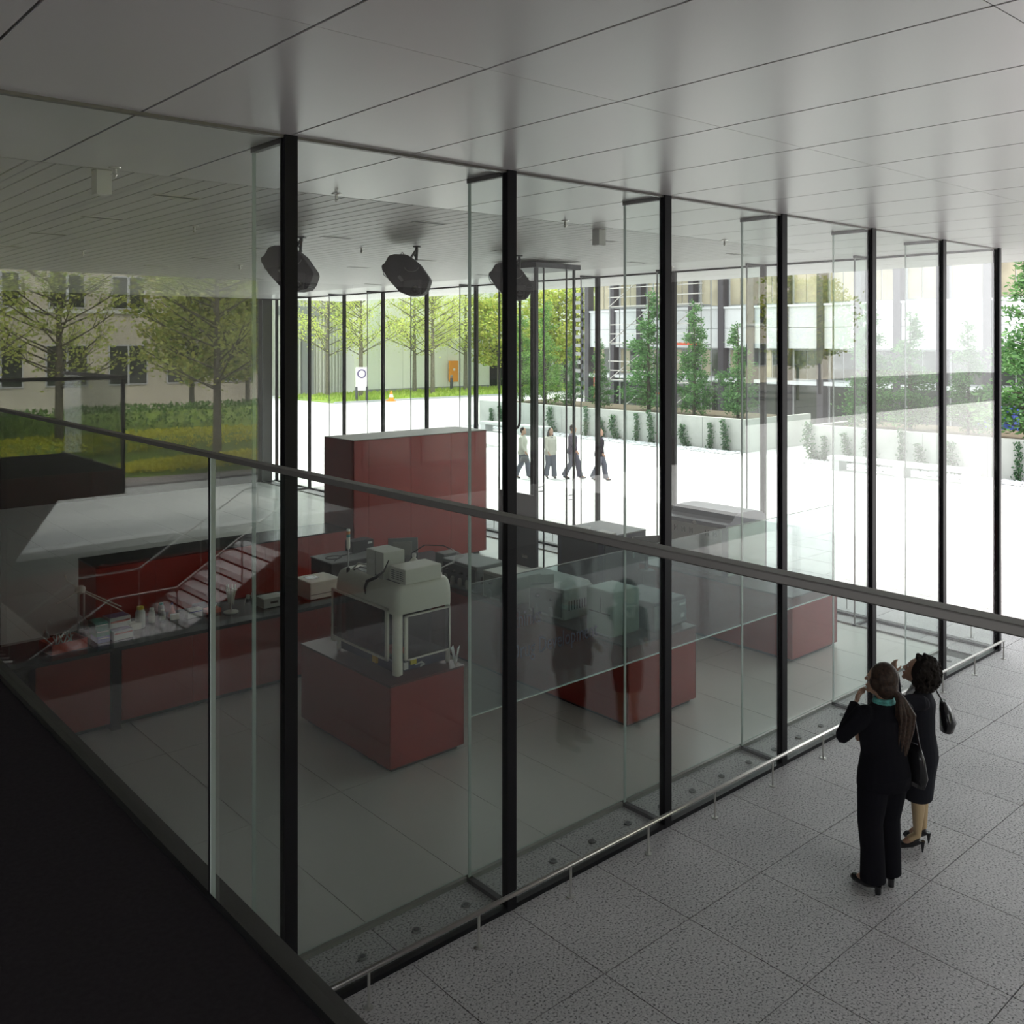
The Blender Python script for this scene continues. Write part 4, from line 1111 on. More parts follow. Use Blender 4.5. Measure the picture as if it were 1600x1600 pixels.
def tree_meshes(kind, H, Rr, n, seed, leaf, clear=0.25, ls=0.1):
    rnd = random.Random(seed)
    tr_ = MB(); lf = MB()
    tr_.tube([(0, 0, 0), (rnd.uniform(-.05, .05), rnd.uniform(-.05, .05), H * 0.5), (0, 0, H * 0.97)], [H * 0.018, H * 0.011, H * 0.002], 8)
    nb = 46 if kind != 'bushy' else 60
    tips = []
    for k in range(nb):
        t = clear + (0.95 - clear) * (k + rnd.random()) / nb
        z = H * t; a = rnd.uniform(0, 2 * PI)
        if kind == 'spring':
            L = Rr * (1.05 - 0.75 * (t - clear) / (1 - clear)) * rnd.uniform(0.7, 1.1); rise = 0.45
        elif kind == 'conifer':
            L = Rr * (1.02 - (t - clear) / (1 - clear)) ** 0.85 * rnd.uniform(0.65, 1.15) + 0.08; rise = 0.12
        else:
            L = Rr * math.sqrt(max(0.05, 1 - ((t - 0.6) / 0.45) ** 2)) * rnd.uniform(0.6, 1.0); rise = 0.3
        d = Vector((math.cos(a), math.sin(a), rise + rnd.uniform(-.1, .15)))
        p0_ = Vector((0, 0, z)); p1_ = p0_ + d * L * 0.55; p2_ = p0_ + d * L + Vector((0, 0, 0.05 * L))
        tr_.tube([p0_, p1_, p2_], [H * 0.0042, H * 0.0026, H * 0.001], 5, cap=False)
        tips.append((p0_, d, L))
        if kind == 'spring':
            for s in range(3):
                q = p0_ + d * L * rnd.uniform(0.35, 0.8)
                e = (d + Vector((rnd.uniform(-1, 1), rnd.uniform(-1, 1), rnd.uniform(0, .8))) * 0.8).normalized() * L * 0.35
                tr_.tube([q, q + e], [H * 0.0018, H * 0.0008], 4, cap=False)
                tips.append((q, e.normalized(), L * 0.35))
    w_ = [q[2] for q in tips]
    for k in range(n):
        p0_, d, L = rnd.choices(tips, w_)[0]
        t = rnd.random() ** 0.6
        sp_ = 0.10 * L + 0.08
        p = p0_ + d * L * t + Vector((rnd.gauss(0, sp_), rnd.gauss(0, sp_), rnd.gauss(0, sp_ * 0.6)))
        dd = Vector((rnd.uniform(-1, 1), rnd.uniform(-1, 1), rnd.uniform(-.6, .6))) + d * 0.8
        leaf_quad(lf, p, dd, ls * rnd.uniform(0.7, 1.3), rnd, 0.4 if kind == 'conifer' else 0.65)
    return tr_, lf
TREES = {}
def make_tree(key, kind, H, Rr, n, seed, leaf, bark, name, label, loc, rz=0, group=None, clear=0.25, ls=0.1, sc=None):
    if key not in TREES:
        a, b = tree_meshes(kind, H, Rr, n, seed, leaf, clear, ls)
        TREES[key] = (a.mesh('trunk', bark), b.mesh('foliage', leaf))
    t = thing(name, label, 'tree', loc, rz, group)
    o = bpy.data.objects.new('trunk', TREES[key][0]); COL.objects.link(o); o.parent = t
    o = bpy.data.objects.new('foliage', TREES[key][1]); COL.objects.link(o); o.parent = t; o['kind'] = 'stuff'
    if sc: t.scale = sc
    return t
con = [(31.9, 30.0, 3.3, 'conifer_a', 'slim young conifer at the left foot of the scaffold'),
       (31.8, 27.0, 5.4, 'conifer_b', 'tall wide conifer in front of the scaffold, beside the thick mullion'),
       (31.6, 24.4, 4.9, 'conifer_a', 'pointed conifer just right of the thick third mullion'),
       (31.7, 22.3, 3.9, 'conifer_b', 'bushy conifer at the right end of the long planter wall'),
       (31.9, 16.85, 4.8, 'conifer_a', 'light conifer at the left end of the right planter wall'),
       (31.8, 15.3, 4.2, 'conifer_b', 'feathery conifer behind the middle of the stone bench'),
       (31.9, 13.4, 3.9, 'conifer_a', 'short conifer near the right-hand corner mullion'),
       (31.3, 11.2, 6.3, 'conifer_b', 'tallest conifer, cut by the right edge of the picture'),
       (31.9, 31.9, 3.0, 'conifer_a', 'small conifer behind the glass vitrine'),
       (31.9, 35.4, 4.6, 'conifer_c', 'bright green conifer at the left end of the planter wall'),
       (31.9, 33.7, 5.2, 'conifer_c', 'tall bright green conifer right of the thick second mullion')]
for i, (x, y, h, k, lb) in enumerate(con):
    s = h / 5.0
    w = 1.25 if k == 'conifer_b' else 1.0
    make_tree(k, 'conifer', 5.0, {'conifer_a': 1.0, 'conifer_b': 1.15, 'conifer_c': 1.35}[k], 5200, {'conifer_a': 3, 'conifer_b': 5, 'conifer_c': 8}[k], 'leaf_conifer_bright' if k == 'conifer_c' else 'leaf_conifer', 'bark_dark',
              'conifer', lb, (x, y, 1.1), i * 1.3, 'conifers behind the planter wall', 0.04, 0.15, (s * w * 0.78, s * w * 0.78, s))
sp_t = [(43.5, 58.6, 'spring tree just right of the centre mullion, nearest of the pair'), (43.5, 61.0, 'spring tree just left of its twin before the white wall'),
        (37.6, 59.5, 'thin spring tree in front of the corrugated wall'), (48.9, 61.3, 'slim spring tree beside the orange box'),
        (36.0, 61.5, 'spring tree at the far left beyond the road')]
for i, (x, y, lb) in enumerate(sp_t):
    make_tree('spring', 'spring', 10.5, 3.4, 4200, 11, 'leaf_spring', 'bark', 'spring_tree', lb, (x, y, 0.05), i * 2.1, 'leafing trees on the grass strip', 0.27, 0.15)
bu = [(50.5, 58.9, 1.0, 'round yellow-green tree before the dark glass building'), (55.5, 57.0, 1.1, 'round yellow-green tree right of the thick second mullion'),
      (58.0, 53.0, 1.15, 'round tree beyond the scaffold ladder'), (62, 47, 1.2, 'round yellow-green tree behind the gap in the planter walls, left one'),
      (64, 41.5, 1.25, 'round yellow-green tree behind the gap in the planter walls, middle one'), (66, 36.5, 1.2, 'round yellow-green tree behind the gap in the planter walls, right one')]
for i, (x, y, s, lb) in enumerate(bu):
    make_tree('bushy', 'bushy', 8.0, 3.3, 6500, 21, 'leaf_bushy', 'bark', 'round_tree', lb, (x, y, 0.05), i * 1.7, 'round trees far across the plaza', 0.25, 0.26, (s, s, s))
# climbers on the planter wall
vl = ['at the far left end of the wall', 'second from the left end of the wall', 'behind the left walking woman', 'just left of the woman in the dark jacket', 'behind the woman in the dark jacket', 'right of the woman in the dark jacket',
      'left of the bright fin edge', 'right of the bright fin edge', 'right of the thick mullion, thin at the top', 'left one of the close pair', 'right one of the close pair', 'at the left end of the right wall', 'second on the right wall',
      'third on the right wall', 'above the left half of the stone bench', 'above the middle of the stone bench', 'above the right half of the stone bench', 'just left of the corner mullion', 'at the right edge of the picture']
vy = [35.46, 34.74, 31.02, 28.99, 28.07, 27.14, 26.06, 25.3, 23.4, 22.31, 21.63, 17.82, 17.46, 16.62, 15.58, 14.7, 14.06, 12.85, 11.1]
VM = []
for s in range(3):
    rnd = random.Random(50 + s); st_ = MB(); lf = MB()
    pts = [(-0.03, rnd.uniform(-.05, .05) , 0)]
    for k in range(1, 9):
        pts.append((-0.03 - 0.02 * rnd.random(), pts[-1][1] + rnd.uniform(-.06, .06), 0.14 * k))
    st_.tube(pts, [0.012] * 6 + [0.008] * 3, 5)
    for k in range(420):
        z = rnd.random() ** 1.25 * 1.15
        wd_ = 0.19 * (1.1 - 0.6 * abs(z - 0.45))
        i = min(7, int(z / 0.14)); y = pts[i][1] + rnd.gauss(0, wd_ * 0.5)
        leaf_quad(lf, Vector((-0.03 - rnd.random() * 0.12, y, z)), Vector((-1, rnd.uniform(-1.5, 1.5), rnd.uniform(-1.6, 0.5))), rnd.uniform(0.05, 0.1), rnd, 0.8)
    VM.append((st_.mesh('stem', 'bark_dark'), lf.mesh('foliage', 'leaf_vine')))
for i, (y, lb) in enumerate(zip(vy, vl)):
    t = thing('climber', 'dark green climber ' + lb, 'climber', (WX - 0.01, y, 0), 0, 'climbers on the planter walls')
    a, b = VM[i % 3]
    o = bpy.data.objects.new('stem', a); COL.objects.link(o); o.parent = t
    o = bpy.data.objects.new('foliage', b); COL.objects.link(o); o.parent = t; o['kind'] = 'stuff'
    t.scale = (1, 1.0 + 0.3 * ((i * 7) % 3 - 1), 0.8 + 0.13 * ((i * 5) % 4))

# ------------------------------------------------------------------ far left: road, grass strip, white wall, signs
tag(B(33.0, 55.6, 0.0, 62, 64.0, 0.06).build('grass_strip', 'grass_base'), 'bright green grass strip beyond the road at left', 'grass', kind='stuff')
g_ = MB(); rnd = random.Random(4)
for _ in range(9000):
    x = rnd.uniform(33.2, 62); y = rnd.uniform(55.7, 63.5)
    leaf_quad(g_, Vector((x, y, 0.05)), Vector((rnd.uniform(-.4, .4), rnd.uniform(-.4, .4), 1)), rnd.uniform(0.12, 0.35), rnd, 0.35)
tag(g_.build('meadow_grass', 'leaf_grass'), 'tufts of long grass growing on the strip below the spring trees', 'grass', kind='stuff')
tag(B(33.0, 55.35, 0.0, 62, 55.6, 0.10).build('kerb', 'stone', ), 'pale stone kerb in front of the grass strip', 'kerb')
wbld = thing('white_building', 'large blank white building wall behind the spring trees', 'building')
for k in range(6):
    B(40.2 + 2.35 * k, 64.6, 0, 42.53 + 2.35 * k, 65.2, 9.5).build('wall_panel', 'cream_wall', wbld)
B(40.2, 65.2, 0, 54.3, 70, 9.5).build('wall_core', 'cream_wall', wbld)
B(40.2, 64.5, 0, 54.3, 64.6, 0.3).build('base_band', 'mid_grey', wbld)
cbld = thing('corrugated_building', 'corrugated metal hall wall at the left end of the white building', 'building')
B(33.0, 66.6, 0, 40.2, 72, 10).build('wall', 'corrugated', cbld)
cr = MB()
for k in range(24):
    cr.tube([(33.15 + 0.3 * k, 66.55, 0), (33.15 + 0.3 * k, 66.55, 10)], 0.09, 6)
cr.build('corrugation', 'corrugated', cbld)
B(34.5, 66.3, 6.2, 39.5, 66.6, 6.9).build('lintel', 'mid_grey', cbld)
B(36.6, 66.35, 0, 37.6, 66.6, 6.2).build('door', 'mid_grey', cbld)
B(20, 70, 0, 33, 75, 10).build('wall', 'white_facade', cbld)
gbld = thing('glass_building', 'dark glazed pavilion behind the round tree at centre left', 'building')
B(55.4, 63.5, 0, 69, 72, 4.4).build('glazed_hall', 'window_dark', gbld)
B(54.6, 62.8, 4.4, 70.8, 72, 9.5).build('upper_storey', 'cream_wall', gbld)
for k in range(6):
    B(56.4 + 2.1 * k, 63.2, 0, 56.7 + 2.1 * k, 63.5, 4.4).build('column', 'concrete_wall', gbld)
nb_ = thing('office_building', 'pale office block with a dark window band behind the scaffold ladder', 'building')
B(71, 40, 5.2, 80, 66, 9.4).build('upper_wall', 'cream_wall', nb_); B(71.3, 40, 3.0, 80, 66, 5.2).build('window_band', 'window_beige', nb_); B(71, 40, 0, 80, 66, 3.0).build('lower_wall', 'cream_wall', nb_)
rs = thing('road_sign', 'white road sign with a dark ring on a post by the grass strip', 'sign', (35.3, 55.75, 0.05), R_(-32))
MB().tube([(-0.35, 0, 0), (-0.35, 0, 1.0)], 0.09, 8).build('post', 'dark_grey', rs); MB().tube([(0.35, 0, 0), (0.35, 0, 1.0)], 0.09, 8).build('post', 'dark_grey', rs)
B(-0.42, -0.05, 0.75, 0.42, 0.05, 2.35).build('board', 'paper', rs)
rg = [(0.27 * math.cos(a), -0.07, 1.9 + 0.27 * math.sin(a)) for a in [2 * PI * k / 24 for k in range(25)]]
MB().tube(rg, 0.045, 6, cap=False).build('ring', 'purple', rs)
co = thing('traffic_cone', 'small orange and white traffic cone on the kerb', 'cone', (37.3, 55.1, 0))
MB().lathe((0, 0, 0), [(0.35, 0), (0.35, 0.04), (0.22, 0.05), (0.16, 0.28)], 12).build('base', 'orange', co); MB().lathe((0, 0, 0.28), [(0.16, 0), (0.11, 0.2)], 12).build('white_band', 'paper', co); MB().lathe((0, 0, 0.48), [(0.11, 0), (0.04, 0.25)], 12).build('tip', 'orange', co)
bo = thing('bollard', 'dark bollard standing in the grass strip', 'bollard', (47.9, 61.9, 0.05))
MB().lathe((0, 0, 0), [(0.13, 0), (0.13, 1.1)], 12).build('post', 'dark_grey', bo); MB().lathe((0, 0, 1.15), [(0.10, 0), (0.13, 0.1), (0.08, 0.2)], 12).build('lamp_head', 'mid_grey', bo)
ob = thing('post_box', 'orange box on the white wall next to the slim tree', 'box', (50.0, 64.35, 0.7))
B(-0.45, -0.1, 0, 0.45, 0.1, 1.8).build('cabinet', 'orange', ob); B(-0.1, -0.11, 0.95, 0.1, -0.1, 1.15).build('badge', 'paper', ob)

# ------------------------------------------------------------------ white office building with dark columns behind the planter wall
BX = 40.0
ob_ = thing('office_building', 'white panelled office building with dark columns behind the conifers', 'building')
cols = [38.6, 36.6, 34.6, 32.8, 31.0, 29.1, 27.3, 25.4, 23.5, 21.6, 19.8, 17.9, 16.0, 14.1, 12.2, 10.3, 8.4, 6.5]
B(BX + 0.6, 4, -0.3, BX + 9, 38.6, 9.6).build('core', 'white_facade', ob_)
for i, y in enumerate(cols):
    B(BX - 0.15, y - 0.16, 0, BX + 0.3, y + 0.16, 9.6).build('column', 'facade_column', ob_)
for a, b in zip(cols[:-1], cols[1:]):
    B(BX, b + 0.16, 3.85, BX + 0.5, a - 0.16, 4.84).build('spandrel_panel', 'white_facade', ob_)
    B(BX, b + 0.16, 4.86, BX + 0.5, a - 0.16, 5.86).build('spandrel_panel', 'white_facade', ob_)
    B(BX - 0.1, b + 0.16, 5.86, BX + 0.5, a - 0.16, 5.96).build('sill', 'white_facade', ob_)
    w = B(BX + 0.35, b + 0.2, 5.96, BX + 0.6, a - 0.2, 7.75).build('window', 'window_frame', ob_)
    B(BX + 0.30, b + 0.30, 6.05, BX + 0.35, (a + b) / 2 - 0.03, 7.65).build('pane', 'window_beige', w); B(BX + 0.30, (a + b) / 2 + 0.03, 6.05, BX + 0.35, a - 0.30, 7.65).build('pane', 'window_beige', w)
    B(BX, b + 0.16, 7.75, BX + 0.5, a - 0.16, 9.6).build('spandrel_panel', 'white_facade', ob_)
    w = B(BX + 0.35, b + 0.2, 2.3, BX + 0.6, a - 0.2, 3.85).build('window', 'window_frame', ob_)
    B(BX + 0.30, b + 0.30, 2.4, BX + 0.35, (a + b) / 2 - 0.03, 3.75).build('pane', 'window_dark', w); B(BX + 0.30, (a + b) / 2 + 0.03, 2.4, BX + 0.35, a - 0.30, 3.75).build('pane', 'window_dark' if b < 25 else 'window_beige', w)
    B(BX - 0.1, b + 0.16, 2.12, BX + 0.5, a - 0.16, 2.3).build('sill', 'white_facade', ob_)
    w = B(BX + 0.35, b + 0.2, 0.1, BX + 0.6, a - 0.2, 2.12).build('window', 'window_frame', ob_)
    B(BX + 0.30, b + 0.28, 0.2, BX + 0.35, a - 0.28, 2.05).build('pane', 'window_dark', w)
# scaffold
sf = thing('scaffold', 'grey tube scaffold with diagonal braces in front of the white office building', 'scaffold')
SX = 38.4
for y in (35.4, 32.3, 29.2):
    for x in (SX, SX + 0.8):
        MB().tube([(x, y, 0), (x, y, 9.0)], 0.035, 6).build('standard', 'mid_grey', sf)
for z in (2.1, 4.1, 6.1, 8.0):
    for dz in (0, 0.5, 1.0):
        MB().tube([(SX, 35.5, z + dz), (SX, 29.1, z + dz)], 0.028, 6).build('ledger', 'alu', sf)
    B(SX, 29.2, z - 0.10, SX + 0.8, 35.4, z - 0.04).build('platform', 'mid_grey', sf)
for k, (a, b) in enumerate(((35.4, 32.3), (32.3, 29.2))):
    for z in (0, 2.1, 4.1, 6.1):
        MB().tube([(SX - 0.05, a, z), (SX - 0.05, b, z + 2.0)], 0.026, 6).build('brace', 'alu', sf)
B(SX - 0.05, 29.2, 4.0, SX, 31.2, 4.12).build('warning_band', 'red_plastic', sf)
B(SX - 0.05, 31.8, 1.4, SX, 33.2, 1.5).build('warning_band', 'red_plastic', sf)
ld = thing('ladder_tower', 'upright grey ladder tower left of the scaffold', 'ladder')
for y in (37.15, 37.75):
    B(38.0, y, 0.0, 38.12, y + 0.10, 8.0).build('upright', 'slate_blue', ld)
for k in range(16):
    B(38.0, 37.15, 0.5 + 0.48 * k, 38.12, 37.8, 0.62 + 0.48 * k + 0.08).build('rung', 'mid_grey', ld)
sk_ = thing('skip', 'faded red construction skip left of the scaffold', 'container', (45.0, 41.3, 0))
B(-0.8, -0.9, 0.0, 0.8, 0.9, 2.3).build('body', 'red_plastic', sk_, bev=0.03)
for k in range(4):
    B(-0.86, -0.8 + 0.48 * k, 0.1, -0.8, -0.7 + 0.48 * k, 2.25).build('rib', 'red_dark', sk_)
B(-0.85, -0.95, 2.25, 0.85, 0.95, 2.33).build('rim', 'red_dark', sk_)
bl = thing('fuel_drum', 'blue drums standing behind the right planter wall', 'drum', (34.8, 13.2, 0))
for k in range(2):
    MB().lathe((0, 0.75 * k, 1.0), [(0.3, 0), (0.31, 0.02), (0.3, 0.3), (0.31, 0.33), (0.3, 0.36), (0.3, 0.9 - 0.35 * k)], 16).build('drum', 'blue_box', bl)
for i, (x0, x1, y0, y1, lb) in enumerate(((46, 60, 33.5, 37, 'green lawn patch in front of the round trees, beyond the gap'), (47, 60, 30.4, 31.5, 'narrow lawn tongue on the white forecourt beyond the gap'))):
    tag(B(x0, y0, 0.0, x1, y1, 0.12).build('lawn', 'grass_base'), lb, 'grass', kind='stuff')

# ------------------------------------------------------------------ what the near front mirrors: street, hedges, trees, stone office block
tag(B(30, -22.0, -0.2, 130, -17.0, 0.03).build('veil_cut_paving', 'veil_cut_grey'), kind='structure')  # unseen dark strip added so the glass mirrors less bright ground
tag(B(26, -44, -0.2, 130, -22.0, 0.05).build('veil_cut_ground', 'veil_cut_grey'), 'wide dark ground sheet added beyond the hall to cut the glare mirrored in the right-hand bays', 'paving')  # added dark sheet, weakens the bright veil mirrored in the glass
tag(B(-60, -80, -0.3, 60, -17.0, -0.02).build('street', 'road'), kind='structure')
tag(B(-60, -17.6, -0.1, GX1 + 20, -17.0, 0.06).build('street_kerb', 'kerb'), kind='structure')
tag(B(-60, -24.0, -0.1, GX1 + 20, -17.6, 0.02).build('pavement', 'paving_pink'), kind='structure')
def hedge(label, x0, x1, y0, y1, h, m, n, seed):
    rnd = random.Random(seed)
    t = thing('hedge', label, 'hedge')
    a, b = (x1 - x0) / 2, (y1 - y0) / 2; cx, cy_ = (x0 + x1) / 2, (y0 + y1) / 2
    MB().loft([(cx, cy_, 0, a, b), (cx, cy_, h * 0.6, a * 0.95, b * 0.9), (cx, cy_, h * 0.9, a * 0.8, b * 0.7)], 24).build('core', 'grass_base', t)
    lf = MB()
    for _ in range(n):
        an = rnd.uniform(0, 2 * PI); r = math.sqrt(rnd.random())
        x = cx + a * r * math.cos(an); y = cy_ + b * r * math.sin(an)
        z = h * (1 - 0.35 * r ** 4) * rnd.uniform(0.6, 1.05)
        leaf_quad(lf, Vector((x, y, z)), Vector((rnd.uniform(-1, 1), rnd.uniform(-1, 1), rnd.uniform(0, 1.4))), rnd.uniform(0.10, 0.2), rnd, 0.7)
    o = lf.build('foliage', m, t); o['kind'] = 'stuff'
hedge('low yellow flowering bed nearest the street, mirrored in the glass', 9.6, 20.0, -20.6, -18.3, 0.35, 'leaf_hedge', 9000, 31)
hedge('long yellow flowering hedge farther back, mirrored in the glass', 4.0, 20.5, -26.0, -22.6, 0.8, 'leaf_hedge', 9000, 32)
hedge('clipped dark green hedge behind the yellow one, mirrored in the glass', 4.0, 26.0, -29.6, -27.0, 1.5, 'leaf_conifer_bright', 8000, 33)
hedge('last green lawn strip before the stone office block, mirrored in the glass', 2.0, 34.0, -40.0, -36.0, 0.4, 'leaf_grass', 6000, 34)
for i, (x, y, k, lb) in enumerate([(13.6, -20.0, 'spring', 'mirrored street tree in the nearest yellow bed'), (16.5, -19.6, 'spring', 'mirrored thin street tree right in the nearest yellow bed'), (9.8, -24.3, 'spring', 'mirrored street tree standing in the long yellow hedge'),
                                 (17.3, -31, 'bushy', 'mirrored dense tree left of the thick mullion'), (20.5, -32, 'bushy', 'mirrored dense tree behind the thick mullion'), (31.0, -30, 'bushy', 'mirrored dense tree in the second bay'),
                                 (24.5, -34, 'bushy', 'mirrored dense tree right of the thick mullion'), (36, -27, 'bushy', 'mirrored round tree in the third bay, left one'), (41, -29, 'bushy', 'mirrored round tree in the third bay, right one'), (46, -26, 'bushy', 'mirrored round tree in the fourth bay, left one'), (52, -29, 'bushy', 'mirrored round tree in the fourth bay, right one'), (59, -26, 'bushy', 'mirrored round tree in the fifth bay'), (67, -29, 'bushy', 'mirrored round tree in the sixth bay'), (5.8, -23.5, 'spring', 'mirrored street tree at the left edge')]):
    if k == 'spring': make_tree('spring', 'spring', 10.5, 3.4, 4200, 11, 'leaf_spring', 'bark', 'spring_tree', lb, (x, y, 0), i * 1.9, 'street trees mirrored in the glass', 0.27, 0.15, (0.9, 0.9, 0.85))
    else: make_tree('bushy', 'bushy', 8.0, 3.3, 6500, 21, 'leaf_bushy', 'bark', 'round_tree', lb, (x, y, 0), i * 1.7, 'round trees mirrored in the glass', 0.25, 0.26, (0.9, 0.9, 1.1))
sb_ = thing('stone_office_block', 'beige stone office block with tall windows, mirrored in the glass at left', 'building')
SY = -44.5
B(0, SY - 8, 0, 96, SY, 13).build('wall', 'stone_facade', sb_)
B(0, SY, 5.75, 96, SY + 0.12, 5.95).build('cornice', 'cream_wall', sb_)
for k in range(26):
    x = 9.3 + 3.3 * k
    w = B(x - 0.95, SY, 6.0, x + 0.95, SY + 0.06, 7.9).build('window', 'window_frame', sb_)
    B(x - 0.87, SY + 0.06, 6.08, x - 0.08, SY + 0.08, 7.82).build('pane', 'window_dark', w); B(x + 0.08, SY + 0.06, 6.08, x + 0.87, SY + 0.08, 7.82).build('pane', 'window_dark', w)
    w = B(x - 1.1, SY, 1.7, x + 1.1, SY + 0.06, 4.0).build('window', 'window_frame', sb_)
    B(x - 1.02, SY + 0.06, 1.78, x - 0.06, SY + 0.08, 3.92).build('pane', 'window_dark', w); B(x + 0.06, SY + 0.06, 1.78, x + 1.02, SY + 0.08, 3.92).build('pane', 'window_dark', w)

# ------------------------------------------------------------------ people
def V(*a): return Vector(a)
def hand(m, wrist, d, n, s=1.0, curl=0.5):
    """palm, four fingers and a thumb; d = direction of the forearm, n = palm normal"""
    d = Vector(d).normalized(); n = Vector(n); n = (n - d * n.dot(d)).normalized(); w = d.cross(n)
    wr = Vector(wrist)
    rot = Matrix((w, d, n)).transposed()
    m.ell(wr + d * 0.045 * s, (0.036 * s, 0.05 * s, 0.015 * s), 12, 8, rot)
    for i, (off, L) in enumerate(((-0.027, 0.066), (-0.009, 0.076), (0.009, 0.072), (0.026, 0.056))):
        b = wr + d * 0.085 * s + w * off * s
        c1 = b + (d * math.cos(curl * 0.6) + n * math.sin(curl * 0.6)) * L * 0.5 * s
        c2 = c1 + (d * math.cos(curl * 1.5) + n * math.sin(curl * 1.5)) * L * 0.5 * s
        m.tube([b - d * 0.02 * s, b, c1, c2], [0.009 * s, 0.009 * s, 0.0085 * s, 0.007 * s], 8)
    b = wr + d * 0.025 * s - w * 0.03 * s
    m.tube([b, b + (d * 0.5 - w * 0.75 + n * 0.3).normalized() * 0.035 * s, b + (d * 0.8 - w * 0.6 + n * 0.5).normalized() * 0.062 * s], [0.012 * s, 0.010 * s, 0.008 * s], 8)

def person(label, loc, rz, h, J, top, legs, hair, skirt=False, vox=0.009, hairfn=None, shoes='shoe_black', legskin='skin', heel=0.0, extras=None, group=None, belly=1.0, hs=1.0):
    """J overrides joints, metres for a 1.70 m figure; x = right, y = forward"""
    t = thing('person', label, 'person', loc, rz, group)
    s = h / 1.70
    j = dict(hipL=V(-.09, 0, .90), hipR=V(.09, 0, .90), kneeL=V(-.095, .03, .50), kneeR=V(.095, .03, .50), ankL=V(-.095, -.02, .09), ankR=V(.095, -.02, .09),
             toeL=V(-.12, .15, .02), toeR=V(.12, .15, .02), shL=V(-.175, -.01, 1.38), shR=V(.175, -.01, 1.38), elL=V(-.23, -.02, 1.10), elR=V(.23, -.02, 1.10),
             wrL=V(-.24, .05, .86), wrR=V(.24, .05, .86), head=V(0, .02, 1.59), look=V(0, 1, 0), nL=V(1, 0, 0), nR=V(-1, 0, 0))
    j.update(J)
    sm = lambda m: [tuple(Vector(p) * s) for p in m.v]
    hd_ = j['head']; lk = Vector(j['look']).normalized()
    sd = lk.cross(V(0, 0, 1)).normalized(); up = sd.cross(lk).normalized()
    rot = Matrix((sd, lk, up)).transposed()
    P = lambda x, y, z: hd_ + sd * x + lk * y + up * z
    m = MB()
    m.ell(hd_ + up * 0.015, (0.073, 0.090, 0.105), 18, 12, rot)
    m.ell(P(0, 0.03, -0.055), (0.055, 0.062, 0.062), 14, 10, rot)
    m.ell(P(0, 0.078, -0.10), (0.022, 0.02, 0.02), 10, 8, rot)
    m.tube([P(0, 0.085, 0.015), P(0, 0.112, -0.028)], [0.009, 0.014], 8)
    m.ell(P(0, 0.088, -0.066), (0.024, 0.012, 0.011), 10, 8, rot)
    for q in (-1, 1):
        m.ell(P(q * 0.074, -0.005, -0.01), (0.012, 0.02, 0.032), 10, 8, rot)
        m.ell(P(q * 0.03, 0.078, 0.028), (0.02, 0.012, 0.01), 8, 6, rot)
    nb0 = (j['shL'] + j['shR']) / 2 + V(0, 0.0, 0.04)
    m.tube([nb0 - V(0, 0, 0.06), nb0 + V(0, 0, 0.03), P(0, -0.012, -0.06)], [0.065, 0.052, 0.052], 14)
    m.loft([(0, 0, 0.86, .14, .10), (0, 0, 0.95, .15, .11), (0, 0, 1.08, .115, .085), (0, 0.01, 1.22, .13, .10), (nb0.x, nb0.y, 1.36, .15, .09), (nb0.x, nb0.y, 1.42, .08, .06)], 18)
    for q in 'LR':
        m.tube([j['sh' + q], j['el' + q], j['wr' + q]], [0.048, 0.037, 0.025], 12)
        m.ell(j['sh' + q], (0.052, 0.05, 0.05), 12, 8)
        m.tube([j['hip' + q], (j['hip' + q] * 0.5 + j['knee' + q] * 0.5), j['knee' + q], j['knee' + q] * 0.65 + j['ank' + q] * 0.35 + V(0, -0.01, 0), j['ank' + q]], [0.085, 0.075, 0.052, 0.052, 0.032], 14)
        m.tube([j['ank' + q] + V(0, 0, 0.0), j['ank' + q] * 0.4 + j['toe' + q] * 0.6 + V(0, 0, 0.005), j['toe' + q]], [0.032, 0.032, 0.02], 10)
        hand(m, j['wr' + q], j['wr' + q] - j['el' + q], j['n' + q])
    m.v = sm(m)
    remeshed(m, 'body', 'skin', t, vox * 0.85, 2)
    # eyes, mouth
    for q in (-1, 1):
        e = MB().ell(P(q * 0.03, 0.084, 0.014), (0.011, 0.008, 0.007), 10, 8, rot); e.v = sm(e); ee = e.build('eye', 'eye_white', t, smooth=True)
        e = MB().ell(P(q * 0.03, 0.090, 0.014), (0.005, 0.004, 0.005), 8, 6, rot); e.v = sm(e); e.build('iris', 'hair_dark', ee)
    e = MB().ell(P(0, 0.096, -0.062), (0.022, 0.007, 0.007), 10, 6, rot); e.v = sm(e); e.build('mouth', 'lip', t, smooth=True)
    # jacket
    m = MB()
    b = belly
    m.loft([(0, -0.005, 0.80, .185 * b, .135 * b), (0, -0.005, 0.90, .18 * b, .135 * b), (0, 0, 1.06, .15 * b, .115 * b), (0, 0.012, 1.22, .165 * b, .125 * b), (nb0.x, nb0.y + 0.01, 1.33, .19 * b ** .5, .12 * b), (nb0.x, nb0.y, 1.40, .155, .09), (nb0.x, nb0.y, 1.445, .075, .065)], 22)
    for q in 'LR':
        w = j['wr' + q] + (j['el' + q] - j['wr' + q]).normalized() * 0.01
        m.ell(j['sh' + q] + V(0, 0, -0.005), (0.066, 0.062, 0.062), 12, 8)
        m.tube([j['sh' + q], (j['sh' + q] + j['el' + q]) / 2, j['el' + q], w], [0.066 * b, 0.06 * b, 0.053 * b, 0.042], 14)
    m.v = [(p[0], p[1], p[2]) for p in m.v]
    m.v = sm(m)
    remeshed(m, 'jacket', top, t, vox, 2)
    # trousers or skirt
    m = MB()
